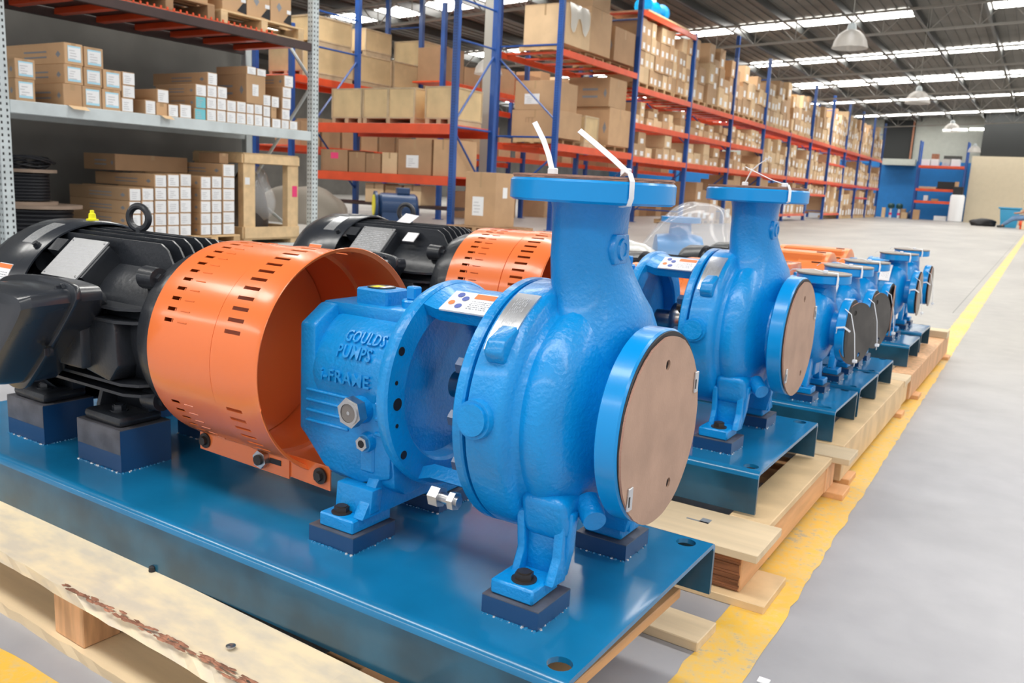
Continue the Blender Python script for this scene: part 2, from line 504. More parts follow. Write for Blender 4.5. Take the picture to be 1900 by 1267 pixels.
def volute(mb, h, prof, scroll, n=72, m='pump_blue'):
    """prof: (x, r, k) r grows by k*scroll(angle)"""
    rings = []
    for x, r, k in prof:
        ring = []
        for j in range(n):
            a = 2 * PI * j / n
            rr = r + k * scroll(a)
            ring.append(mb.bm.verts.new((x, -rr * math.cos(a), h + rr * math.sin(a))))
        rings.append(ring)
    mb.skin(rings, (1, 1), mb.mi(m))

def neck(mb, secs, n=36, m='pump_blue'):
    rings = []
    for z, cx, cy, rx, ry, p in secs:
        ring = []
        for j in range(n):
            a = 2 * PI * j / n; c_, s_ = math.cos(a), math.sin(a)
            e = 2 / p
            ring.append(mb.bm.verts.new((cx + rx * abs(c_) ** e * (1 if c_ >= 0 else -1), cy + ry * abs(s_) ** e * (1 if s_ >= 0 else -1), z)))
        rings.append(ring)
    mb.skin(rings, (1, 1), mb.mi(m))

def channel_plate(t, x0, x1, y0, y1, hh, holes):
    """bent-channel baseplate with bolt holes through the deck"""
    th = .010; r = .018
    def prof(off):
        pts = []
        w0, w1 = y0 + off, y1 - off
        rr = max(r - off, .004)
        pts.append((w0, -hh))
        for k in range(6):
            a = PI - (PI / 2) * k / 5
            pts.append((w0 + rr + rr * math.cos(a), -off - rr + rr * math.sin(a)))
        for k in range(6):
            a = PI / 2 - (PI / 2) * k / 5
            pts.append((w1 - rr + rr * math.cos(a), -off - rr + rr * math.sin(a)))
        pts.append((w1, -hh))
        return pts
    mb = MB(); i = mb.mi('plate_blue')
    Po, Pi = prof(0), prof(th)
    A = [mb.bm.verts.new((x0, y, z)) for y, z in Po]; B_ = [mb.bm.verts.new((x1, y, z)) for y, z in Po]
    A2 = [mb.bm.verts.new((x0, y, z)) for y, z in Pi]; B2 = [mb.bm.verts.new((x1, y, z)) for y, z in Pi]
    k = len(Po)
    for j in range(k - 1):
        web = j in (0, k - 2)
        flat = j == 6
        ii = mb.mi('web_blue_reflection') if web else i
        if not flat:
            mb.face([A[j], B_[j], B_[j + 1], A[j + 1]], ii)
            mb.face([A2[j], A2[j + 1], B2[j + 1], B2[j]], ii)
        mb.face([A[j], A[j + 1], A2[j + 1], A2[j]], ii); mb.face([B_[j], B2[j], B2[j + 1], B_[j + 1]], ii)
    for P_, Q in ((A, A2), (B_, B2)):
        pass
    mb.face([A[0], A2[0], B2[0], B_[0]], i); mb.face([A[-1], B_[-1], B2[-1], A2[-1]], i)
    # flat deck (top and bottom) cut into cells round each hole
    ya, yb = Po[6][0], Po[7][0]
    for zz, va, vb in ((0, A, B_), (-th, A2, B2)):
        pts = sorted(holes)
        loops = []
        outer = [va[6], vb[6], vb[7], va[7]]
        bm2 = mb.bm
        edges = []
        for q in range(4):
            e = bm2.edges.get((outer[q], outer[(q + 1) % 4])) or bm2.edges.new((outer[q], outer[(q + 1) % 4]))
            edges.append(e)
        for hx, hy, hr in pts:
            vs = [bm2.verts.new((hx + hr * math.cos(2 * PI * a / 16), hy + hr * math.sin(2 * PI * a / 16), zz)) for a in range(16)]
            loops.append(vs)
            for q in range(16): edges.append(bm2.edges.new((vs[q], vs[(q + 1) % 16])))
        res = bmesh.ops.triangle_fill(bm2, use_beauty=True, use_dissolve=False, edges=edges, normal=(0, 0, 1 if zz == 0 else -1))
        for g in res['geom']:
            if isinstance(g, bmesh.types.BMFace): g.material_index = i
        if zz == 0: top_l = loops
        else:
            for L1, L2 in zip(top_l, loops):
                for q in range(16): mb.face([L1[q], L1[(q + 1) % 16], L2[(q + 1) % 16], L2[q]], i)
    bmesh.ops.recalc_face_normals(mb.bm, faces=mb.bm.faces[:])
    return mb.done('baseplate', None, t, sharp=25)

def pad(parent, x0, x1, y0, y1, h, name='steel_pad', top='pad_top', face=None):
    mb = MB()
    mb.box(x0, x1, y0, y1, 0, h - .002, m='pad_blue')
    mb.box(x0, x1, y0, y1, h - .0019, h, m=top)
    if face:
        mb.box(x0 + .001, x1 - .001, y0 - .0008, y0 + .01, h * face, h - .0021, m='pad_top')
    o = mb.done(name, None, parent, smooth=False)
    # weld bead
    mb = MB(); rs = random.Random(int(x0 * 1000))
    per = [(x0, y0), (x1, y0), (x1, y1)]
    for (a, b_), (c, d) in zip(per, per[1:]):
        L_ = math.hypot(c - a, d - b_); k = int(L_ / .007)
        for j in range(k):
            f = (j + rs.uniform(.2, .8)) / k
            px_, py_ = a + (c - a) * f, b_ + (d - b_) * f
            r_ = rs.uniform(.0012, .003)
            mb.lathe([(0, r_ * 1.3), (r_ * .7, r_), (r_, r_ * .2)], (px_ + rs.uniform(-.003, .003), py_ - .003 if b_ == d else py_, 0), 'z', 6, m='plate_metal' if rs.random() < .22 else 'plate_blue')
    tag(mb.done('weld_bead', None, o), kind='stuff')
    return o

def strap(parent, pts, wd=.0045, th=.0012, name='zip_tie', up=(0, 1, 0), head=None):
    mb = MB(); mb.tube(pts, wd, n=4, r2=th, up=up, m='nylon')
    if head:
        h0 = Vector(head)
        mb.box(h0.x - .008, h0.x + .008, h0.y - .006, h0.y + .006, h0.z - .006, h0.z + .006, bev=.002)
    return mb.done(name, 'nylon', parent)

def eyebolt(parent, x, z, s=1):
    mb = MB(); mb.cyl((x, 0, z - .03 * s), (x, 0, z + .02 * s), .012 * s, .009 * s, n=16); mb.lathe([(0, .02 * s), (.006 * s, .02 * s)], (x, 0, z - .004), 'z', 16)
    c = Vector((x, 0, z + .045 * s)); d1 = Vector((.88, .40, 0)).normalized()
    pts = [c + d1 * (.027 * s * math.cos(a)) + Vector((0, 0, .030 * s * math.sin(a))) for a in [2 * PI * k / 24 for k in range(24)]]
    mb.tube(pts, .009 * s, n=10, closed=True)
    return mb.done('lifting_eye', 'motor_black', parent)

def big_unit(label, cat, detail=True):
    t = thing('pump_unit', label, cat)
    zh = H
    # --- baseplate
    base = channel_plate(t, -2.11, 0, -.33, .33, .118, [(-.035, -.285, .021), (-.05, .285, .021), (-2.06, -.285, .02), (-2.06, .285, .02), (-1.0, .285, .02)])
    # --- casing
    cas = MB()
    cas.lathe([(-.300, .10), (-.300, .229), (-.296, .2335), (-.281, .2335), (-.2775, .2305), (-.2765, .205)], (0, 0, zh), n=96, m='pump_blue')  # back ring
    scr = lambda a: max(0, .5 - .5 * math.cos((a - R(60)))) if True else 0
    cas.lathe([(-.278, .212), (-.270, .212)], (0, 0, zh), n=96, m='pump_blue')
    volute(cas, zh, [(-.2715, .20, 0), (-.2715, .2295, 0), (-.2695, .2325, 0), (-.255, .2330, 0), (-.216, .2325, 0), (-.207, .2295, 0), (-.201, .222, 0), (-.197, .209, .0), (-.192, .201, .003), (-.185, .197, .005), (-.175, .200, .009), (-.160, .202, .013), (-.146, .197, .016), (-.132, .186, .018), (-.119, .169, .018), (-.109, .149, .016), (-.101, .130, .010), (-.094, .114, .002), (-.084, .103, 0), (-.055, .100, 0)], lambda a: .5 + .5 * math.sin(a - R(60)))
    neck(cas, [(.36, -.165, .03, .090, .16, 2), (.47, -.162, .045, .090, .15, 2), (.51, -.165, .040, .085, .125, 2), (.54, -.170, .030, .078, .105, 2), (.575, -.176, .016, .070, .085, 2.3), (.61, -.18, .006, .064, .072, 2.6), (.655, -.18, 0, .063, .064, 2.6), (.685, -.18, 0, .066, .066, 2.3), (.708, -.18, 0, .073, .073, 2)])
    # boss on the near side, lug above, drain boss below
    for ang, x, r_, l in ((86, -.248, .033, .018),):
        a = R(ang); d = Vector((0, -math.sin(a), math.cos(a)))
        p = Vector((x, 0, zh)) + d * .215
        cas.cyl(p, p + d * (.232 + l - .215 - .006), .036, r_, n=32); cas.cyl(p, p + d * (.232 + l - .215), r_ - .004, r_ - .006, n=32)
    p = Vector((-.105, -.085, zh - .140)); d = Vector((.62, -.62, -.30)).normalized()
    cas.cyl(p, p + d * .047, .026, .020, n=28)
    # lugs each side under the nameplate
    for sy in (-1, 1):
        cas.prism([(sy * .170, .435), (sy * .205, .432), (sy * .218, .452), (sy * .208, .474), (sy * .160, .495)], 'x', -.252, -.214, bev=.006)
    cas.prism([(-.03, .600), (.02, .600), (.028, .625), (.02, .652), (-.03, .652), (-.038, .625)], 'x', -.125, -.112, bev=.003)
    cas.lathe([(-.112, .020), (-.108, .018), (-.108, .012), (-.110, .011)], (0, -.005, .626), 'x', 20)
    # feet
    for sy in (-1, 1):
        yo = sy * .185; 
        cas.box(-.216, -.130, min(sy * .128, sy * .216), max(sy * .128, sy * .216), .034, .062, bev=.004)
        cas.prism([(-.206, .058), (-.118, .058), (-.108, .11), (-.104, .18), (-.212, .18), (-.208, .11)], 'y', sy * .116, sy * .138, bev=.004)
        cas.prism([(sy * .132, .055), (sy * .168, .058), (sy * .150, .10), (sy * .158, .17), (sy * .12, .20)], 'x', -.2055, -.190, bev=.003)
        cas.prism([(sy * .132, .055), (sy * .178, .058), (sy * .155, .10), (sy * .150, .17), (sy * .12, .20)], 'x', -.132, -.114, bev=.003)
        cas.prism([(sy * .11, .12), (sy * .15, .13), (sy * .17, .21), (sy * .06, .21)], 'x', -.20, -.11, bev=.018, seg=3)
    casing = cas.done('pump_casing', 'pump_blue', t, sharp=40)
    if detail:
        for sy in (-1, 1): bolt(casing, (-.166, sy * .186, .062), .0165, .014)
        # nameplate curved round the casing rim
        def npf(u, v, d):
            a = R(24) + v / .2335; rr = .2345 + d
            return Vector((-.264 + u, -rr * math.sin(a), zh + rr * math.cos(a)))
        np_ = grid_plate(npf, .048, .135, .0012, 'plate_metal', 1, 10).done('nameplate', None, t)
        tag(np_, 'curved bright metal rating plate')
        def npq(u, v, d): return npf(.042 - v * .9, .006 + u, .0005 + d)
        plate_print(np_, npq, .118, .040, 7, 5, m='print_faint', band=(.86, 1, .6, 1))
        mb = MB(); mb.quad([npf(.034, .105, .002), npf(.042, .105, .002), npf(.042, .126, .002), npf(.034, .126, .002)], 'print_orange').done('orange_mark', None, np_, smooth=False)
    # --- suction flange
    mb = MB(); mb.lathe([(-.061, .098), (-.061, .166), (-.057, .1725), (-.022, .1725), (-.0185, .169), (-.0185, .09)], (0, 0, zh), n=96, m='pump_blue_smooth')
    mb.done('suction_flange', 'pump_blue_smooth', t)
    mb = MB(); mb.lathe([(-.0184, .168), (-.0150, .168)], (0, 0, zh), n=64); mb.done('gasket', 'gasket', t)
    # hardboard blank with four bolt holes (rim drilled through)
    brd = thing_board(t, (-.0149, -.003, zh - .006), .1665, 'x')
    # --- discharge flange
    mb = MB(); mb.lathe([(.703, .07), (.703, .140), (.707, .1455), (.737, .1455), (.741, .142), (.741, .07)], (-.18, 0, 0), 'z', 96, m='pump_blue_smooth')
    mb.done('discharge_flange', 'pump_blue', t)
    mb = MB()
    rs = random.Random(2)
    for zz, hh_, rr in ((.7412, .003, .1405), (.7445, .0035, .1415)):
        rings = []
        for z_ in (zz, zz + hh_):
            rings.append([mb.bm.verts.new((-.18 + (rr + rs.uniform(-.0012, .0012)) * math.cos(2 * PI * k / 90), (rr + rs.uniform(-.0012, .0012)) * math.sin(2 * PI * k / 90), z_)) for k in range(90)])
        mb.skin(rings, (1, 1), mb.mi('fibre_edge'))
    mb.done('cover_board', 'fibre_edge', t)
    # --- adapter and bearing frame
    fr = MB()
    fr.lathe([(-.497, .10), (-.497, .198), (-.492, .205), (-.480, .2095), (-.470, .2095), (-.465, .205), (-.464, .185), (-.464, .158), (-.470, .152), (-.498, .146), (-.500, .06)], (0, 0, zh), n=80)
    fr.lathe([(-.525, .11), (-.502, .186), (-.498, .186)], (0, 0, zh), n=72)
    for a0, a1 in ((58, 122), (238, 302)):
        k = 14; rings = []
        for j in range(k + 1):
            a = R(a0 + (a1 - a0) * j / k)
            pts = []
            for x, rr in ((-.468, .180), (-.468, .205), (-.44, .196), (-.33, .196), (-.298, .20), (-.298, .172), (-.33, .168), (-.44, .168)):
                pts.append(fr.bm.verts.new((x, rr * math.cos(a), zh + rr * math.sin(a))))
            rings.append(pts)
        fr.skin(rings, (1, 1))
    fr.lathe([(-.3005, .08), (-.3005, .175), (-.306, .175), (-.308, .14), (-.33, .10), (-.335, .075)], (0, 0, zh), n=64)
    adapter = fr.done('frame_adapter', 'pump_blue', t, sharp=32)
    for a, x, r_, rr in ((28, -.4645, .0085, .192), (-36, -.4645, .0085, .192), (-3, -.4645, .012, .178), (10, -.4645, .0042, .185), (-16, -.4645, .0042, .185)):
        aa = R(a); mb = MB()
        p = Vector((x, -rr * math.cos(aa), zh + rr * math.sin(aa)))
        mb.cyl(p, p + Vector((.0012, 0, 0)), r_, n=16)
        mb.done('bolt_hole', 'black', adapter)
    mb = MB(); mb.cyl((-.46, 0, zh), (-.29, 0, zh), .028, n=32); mb.lathe([(-.40, .055), (-.385, .06), (-.365, .06), (-.355, .052)], (0, 0, zh), n=40)
    mb.done('shaft', 'shaft', t)
    mb = MB(); mb.lathe([(-.345, .06), (-.345, .085), (-.331, .085)], (0, 0, zh), n=40)
    for k in range(4):
        a = R(45 + 90 * k); mb.hexa((-.35, .07 * math.cos(a), zh + .07 * math.sin(a)), (-.375, .07 * math.cos(a), zh + .07 * math.sin(a)), .012)
    mb.done('seal_gland', 'bolt_dark', t)
    for (y, z) in ((-.188, .325 - .085), (-.205, .325), (-.188, .325 + .09), (-.12, .325 - .175)):
        mb = MB(); mb.cyl((-.300, y, z), (-.322, y, z), .009, n=14); mb.hexa((-.303, y, z), (-.318, y, z), .0155)
        mb.done('casing_bolt', 'steel' if z < .2 else 'pad_blue', casing)
    mb = MB(); mb.cyl((-.295, -.206, .175), (-.345, -.206, .175), .010, n=14); mb.hexa((-.333, -.206, .175), (-.353, -.206, .175), .019); mb.hexa((-.300, -.206, .175), (-.312, -.206, .175), .017)
    mb.done('jacking_bolt', 'steel', casing)
    # warning plate on top of the adapter
    def wf_(u, v, d):
        a = R(96) + u / .2; rr = .199 + d
        return Vector((-.445 + v, rr * math.cos(a), zh + rr * math.sin(a)))
    def wq(u, v, d): return Vector((-.425 + u, -.113 + v * .883 - d * .47, zh + .168 + v * .47 + d * .883))
    wp_ = grid_plate(wq, .108, .062, .0015, 'sticker', 1, 1).done('warning_plate', None, t, smooth=False)
    tag(wp_, 'white pictogram plate with orange band')
    mb = MB()
    for (u, v) in ((.020, .050), (.036, .040), (.034, .016)):
        mb.quad([wq(u + .0075 * math.cos(2 * PI * k / 12), v + .0075 * math.sin(2 * PI * k / 12), .0025) for k in range(12)], 'print_blue')
    mb.quad([wq(.014 + .007 * math.cos(2 * PI * k / 12), .024 + .007 * math.sin(2 * PI * k / 12), .0025) for k in range(12)], 'print_orange')
    mb.done('pictogram', None, wp_, smooth=False)
    MB().quad([wq(.052, .044, .002), wq(.106, .044, .002), wq(.106, .059, .002), wq(.052, .059, .002)], 'print_orange').done('orange_band', None, wp_, smooth=False)
    plate_print(wp_, lambda u, v, d: wq(.05 + u, .004 + v, .0008 + d), .056, .038, 5, 11)
    # bearing frame
    bf = MB()
    bf.lathe([(-.735, .10), (-.735, .128), (-.715, .134), (-.56, .134), (-.535, .140), (-.512, .165), (-.502, .186)], (0, 0, zh), n=64)
    bf.prism([(-.128, .20), (-.118, .185), (.118, .185), (.128, .20), (.128, .425), (.100, .463), (-.070, .463), (-.128, .425)], 'x', -.772, -.728, bev=.006)
    bf.prism([(-.126, .19), (.126, .19), (.118, .12), (.08, .095), (-.08, .095), (-.118, .12)], 'x', -.70, -.515, bev=.008)
    bf.prism([(-.770, .20), (-.70, .13), (-.60, .115), (-.52, .14), (-.52, .33), (-.770, .33)], 'y', -.129, .129, bev=.008)
    bf.prism([(-.77, .44), (-.77, .466), (-.62, .468), (-.54, .470), (-.52, .44)], 'y', -.062, .10, bev=.004)
    bf.box(-.70, -.615, -.040, .03, .455, .500, bev=.004)
    for k in range(4): bf.box(-.75, -.63, -.1335, -.10, .285 - .022 * k, .291 - .022 * k, bev=.002)
    for k in range(3): bf.box(-.56, -.53, -.1335, -.10, .285 - .03 * k, .293 - .03 * k, bev=.002)
    p = Vector((-.595, -.125, .272)); bf.cyl(p, p + Vector((0, -.022, 0)), .030, .026, n=24)
    p = Vector((-.578, -.12, .208)); bf.cyl(p, p + Vector((0, -.022, 0)), .024, .018, n=24)
    bf.box(-.595, -.56, -.134, -.12, .145, .225, bev=.004)
    # pedestal
    bf.prism([(-.636, .12), (-.54, .12), (-.545, .07), (-.575, .045), (-.64, .045), (-.640, .07)], 'y', -.155, -.125, bev=.003)
    bf.prism([(-.175, .062), (.175, .062), (.125, .14), (-.125, .14)], 'x', -.575, -.548, bev=.003)
    bf.box(-.650, -.560, -.19, -.075, .034, .062, bev=.003)
    bf.box(-.650, -.560, .075, .19, .034, .062, bev=.003)
    frame = bf.done('bearing_frame', 'pump_blue', t, sharp=32)
    if detail:
        bolt(frame, (-.612, -.165, .062), .0155, .013)
        # raised casting letters wrapped on the barrel
        def wrap(txt, size, x0, x1, z0, nm, rad=.1345):
            me = text_mesh(txt, size, .0035, .0006, 1.05)
            wmax = max(v.co.x for v in me.vertices)
            for v in me.vertices:
                u, vv, dd = v.co
                a = (z0 + vv - zh) / rad; rr = rad + dd
                v.co = (x0 + u / wmax * (x1 - x0), -rr * math.cos(a), zh + rr * math.sin(a))
            me.materials.append(MT['pump_blue'])
            o = bpy.data.objects.new(nm, me); C.objects.link(o); o.parent = frame
            tag(o, 'raised cast lettering')
            return o
        wrap('GOULDS', .037, -.662, -.556, .404, 'lettering')
        wrap('PUMPS', .037, -.670, -.578, .370, 'lettering')
        wrap('i-FRAME', .035, -.704, -.572, .318, 'lettering')
        # oil level window
        mb = MB(); mb.hexa((-.595, -.147, .272), (-.595, -.168, .272), .031, m='steel'); mb.lathe([(-.168, .024), (-.171, .024), (-.171, .019), (-.166, .019)], (-.595, 0, .272), 'y', 24, m='steel')
        mb.cyl((-.595, -.1685, .272), (-.595, -.1692, .272), .0185, n=24, m='glass_oil')
        mb.cyl((-.595, -.1693, .272), (-.595, -.170, .272), .004, n=12, m='steel')
        sg = mb.done('oil_sight_glass', None, frame); tag(sg, 'silver hexagonal oil level window')
        mb = MB(); mb.hexa((-.578, -.142, .208), (-.578, -.150, .208), .015, m='steel'); mb.cyl((-.578, -.150, .208), (-.578, -.1505, .208), .008, n=10, m='black')
        mb.done('drain_plug', None, frame)
        mb = MB(); mb.lathe([(.468, .024), (.474, .025), (.478, .024), (.481, .025), (.485, .022)], (-.572, -.005, 0), 'z', 28); mb.box(-.584, -.560, -.017, .007, .484, .512, bev=.003)
        mb.done('filler_plug', 'pump_blue_smooth', frame)
        mb = MB(); mb.cyl((-.66, -.004, .5002), (-.66, -.004, .5022), .030, n=32, m='black'); mb.box(-.675, -.655, -.024, .002, .5023, .5028, m='print_yellow'); mb.box(-.652, -.640, -.020, .012, .5023, .5028, m='sticker')
        tag(mb.done('round_sticker', None, frame), 'round black and yellow sticker')
        MB().box(-.698, -.617, -.0415, -.040, .455, .466, m='print_orange').done('paint_edge', None, frame)
    # --- coupling guard
    gd = thing_guard(t, zh, -1.14, -.765, .238)
    # --- motor
    motor(t, zh, detail)
    # --- pads under feet
    pad(t, -.225, -.112, -.225, -.115, .034); pad(t, -.225, -.112, .115, .225, .034)
    pad(t, -.668, -.548, -.20, -.075, .034); pad(t, -.668, -.548, .075, .20, .034)
    for x0, x1 in ((-1.79, -1.615), (-1.462, -1.283)):
        pad(t, x0, x1, -.212, -.075, .105, 'riser_block', face=.42); pad(t, x0, x1, .075, .212, .105, 'riser_block')
    # --- zip ties holding the covers
    cx = -.18
    strap(t, [(cx - .050 - .035, -.07, .835), (cx - .045 - .02, -.07, .805), (cx - .045 - .008, -.07, .78), (cx - .045, -.07, .756)], .0065, .0012, up=(.8, .5, .2), head=(cx - .043, -.07, .753))
    a = R(-38); ex_, ey_ = cx + .145 * math.cos(a), .145 * math.sin(a)
    ix, iy = cx + .112 * math.cos(a), .112 * math.sin(a)
    strap(t, [(ix - .085, iy, .822), (ix - .055, iy, .802), (ix - .02, iy, .778), (ix + .004, iy, .760)], .0065, .0012, up=(.55, .5, .5), head=(ix + .006, iy, .757))
    da, db = math.cos(a), math.sin(a)
    strap(t, [(ix, iy, .750), (ix + .016 * da, iy + .016 * db, .757), (ex_ - .006 * da, ey_ - .006 * db, .754), (ex_ + .004 * da, ey_ + .004 * db, .742), (ex_ + .005 * da, ey_ + .005 * db, .715), (ex_ - .002 * da, ey_ - .002 * db, .703), (ex_ - .03 * da, ey_ - .03 * db, .700)], .006, .0012, up=(-db, da, 0))
    return t

def thing_board(t, c, r, axis, clips=True, m='hardboard', holes=((90, .70), (246, .72), (246, .71))):
    """round hardboard blank standing on the flange face, with drilled holes"""
    x, y0, z0 = c; mb = MB(); i = mb.mi(m)
    n_ = 72; rs = random.Random(8)
    outer = [(r + rs.uniform(-.0008, .0008), 2 * PI * k / n_) for k in range(n_)]
    th = .0045
    loops_f = []
    holes = holes[:2]
    for xx in (x + .0005, x + th):
        edges = []
        vs = [mb.bm.verts.new((xx, y0 + rr * math.cos(a), z0 + rr * math.sin(a))) for rr, a in outer]
        L_ = [vs]
        for q in range(n_): edges.append(mb.bm.edges.new((vs[q], vs[(q + 1) % n_])))
        for ha, hf in holes:
            hy, hz = y0 - r * hf * math.cos(R(ha)), z0 + r * hf * math.sin(R(ha))
            hv = [mb.bm.verts.new((xx, hy + .0095 * math.cos(2 * PI * k / 12), hz + .0095 * math.sin(2 * PI * k / 12))) for k in range(12)]
            for q in range(12): edges.append(mb.bm.edges.new((hv[q], hv[(q + 1) % 12])))
            L_.append(hv)
        bmesh.ops.triangle_fill(mb.bm, use_beauty=True, edges=edges, normal=(1 if xx > x + .001 else -1, 0, 0))
        loops_f.append(L_)
    for A, B_ in zip(*loops_f):
        k = len(A)
        for q in range(k): mb.face([A[q], A[(q + 1) % k], B_[(q + 1) % k], B_[q]], mb.mi('fibre_edge') if k > 20 else i)
    bmesh.ops.recalc_face_normals(mb.bm, faces=mb.bm.faces[:])
    o = mb.done('cover_board', None, t, sharp=30)
    tag(o, 'round tan hardboard blank over the suction port')
    if clips:
        for ha, hf in ((156, .93), (-36, .92)):
            hy, hz = y0 - r * hf * math.cos(R(ha)), z0 + r * hf * math.sin(R(ha))
            mb = MB(); mb.box(x + th, x + th + .004, hy - .008, hy + .008, hz - .020, hz + .020, bev=.001, m='plate_metal')
            mb.box(x + th, x + th + .0045, hy - .0075, hy - .0035, hz - .012, hz + .006, m='black')
            mb.done('strap_clip', None, o)
    return o

def thing_guard(t, zh, x0, x1, r, m='guard_orange'):
    mb = MB(); i = mb.mi(m)
    na = 180
    xs = [x0, x0 + .006, x0 + .03, x0 + .055, x0 + .085, x0 + .100, x0 + .130, x1 - .1555, x1 - .1545, x1 - .1515, x1 - .1505, x1 - .120, x1 - .072, x1 - .03, x1 - .008, x1]
    rad = [r * .93, r * .992, r, r, r, r, r, r, r - .007, r - .007, r + .003, r + .003, r + .003, r + .001, r + .004, r + .012]
    da = 2 * PI / na
    def hit(a, lo, hi): return lo <= a <= hi and int((a - lo) / 2) % 3 == 0
    def is_slot(j, k):
        a = (k + .5) * 2
        if j == 3: return hit(a, 70, 166) or hit(a, 206, 240)
        if j == 11: return hit(a, 70, 166) or hit(a, 200, 236)
        return False
    G = []
    for x, rr in zip(xs, rad):
        G.append([mb.bm.verts.new((x, rr * math.cos(k * da), zh + rr * math.sin(k * da))) for k in range(na)])
    fs = []
    for j in range(len(xs) - 1):
        for k in range(na):
            if is_slot(j, k): continue
            if j == 14 and 160 < k * 2 < 196: continue
            fs.append(mb.face([G[j][k], G[j][(k + 1) % na], G[j + 1][(k + 1) % na], G[j + 1][k]], i))
    # end ring on the motor side
    G0 = [mb.bm.verts.new((x0, r * .60 * math.cos(k * da), zh + r * .60 * math.sin(k * da))) for k in range(na)]
    for k in range(na): mb.face([G0[k], G0[(k + 1) % na], G[0][(k + 1) % na], G[0][k]], i)
    bmesh.ops.recalc_face_normals(mb.bm, faces=mb.bm.faces[:])
    ge = [f for f in mb.bm.faces]
    ret = bmesh.ops.solidify(mb.bm, geom=ge, thickness=.0018)
    o = mb.done('coupling_guard', None, t, sharp=30)
    # pressed half-slots (shallow dimples)
    mb = MB()
    for lo, hi in ((70, 166), (206, 240)):
        a = lo
        while a < hi:
            for xa in (x0 + .100,):
                aa = R(a + 1.5)
                p = Vector((xa, r * math.cos(aa), zh + r * math.sin(aa)))
                tdir = Vector((0, -math.sin(aa), math.cos(aa)))
                for s_ in (0, 1):
                    mb.tube([p + tdir * (-.0005) , p + tdir * (-.0005) + Vector((.03, 0, 0))], .0014, n=5)
            a += 6
    tag(mb.done('pressed_slot', m, o), kind='stuff')
    # inner end plate
    mb = MB(); mb.lathe([(x1 - .30, .02), (x1 - .30, r * .985), (x1 - .297, r * .985), (x1 - .297, .02)], (0, 0, zh), n=72); mb.done('end_plate', m, o)
    # split clamp strips below with bolts
    for xa, xb, yy in ((x0 + .02, x1 - .055, -.112), (x1 - .08, x1 + .065, -.1085)):
        mb = MB()
        mb.prism([(xa, .122), (xb, .122), (xb, .068), (xa, .074)], 'y', yy, yy + .003)
        st = mb.done('guard_bracket', m, o)
    for bx, big in ((x0 + .04, 0), (x1 - .135, 1), (x1 + .04, 0)):
        mb = MB()
        z_ = .098
        if big:
            mb.hexa((bx, -0.112, z_), (bx, -0.127, z_), .021, m='steel'); mb.cyl((bx, -0.127, z_), (bx, -0.133, z_), .012, n=12, m='bolt_dark')
            mb.box(bx + .02, bx + .055, -.1135, -.111, z_ - .006, z_ + .006, m='black')
        else:
            mb.cyl((bx, -0.112, z_), (bx, -0.116, z_), .018, n=20, m='bolt_dark'); mb.hexa((bx, -0.116, z_), (bx, -0.124, z_), .011, m='bolt_dark')
        mb.done('guard_bolt', None, o)
    return o

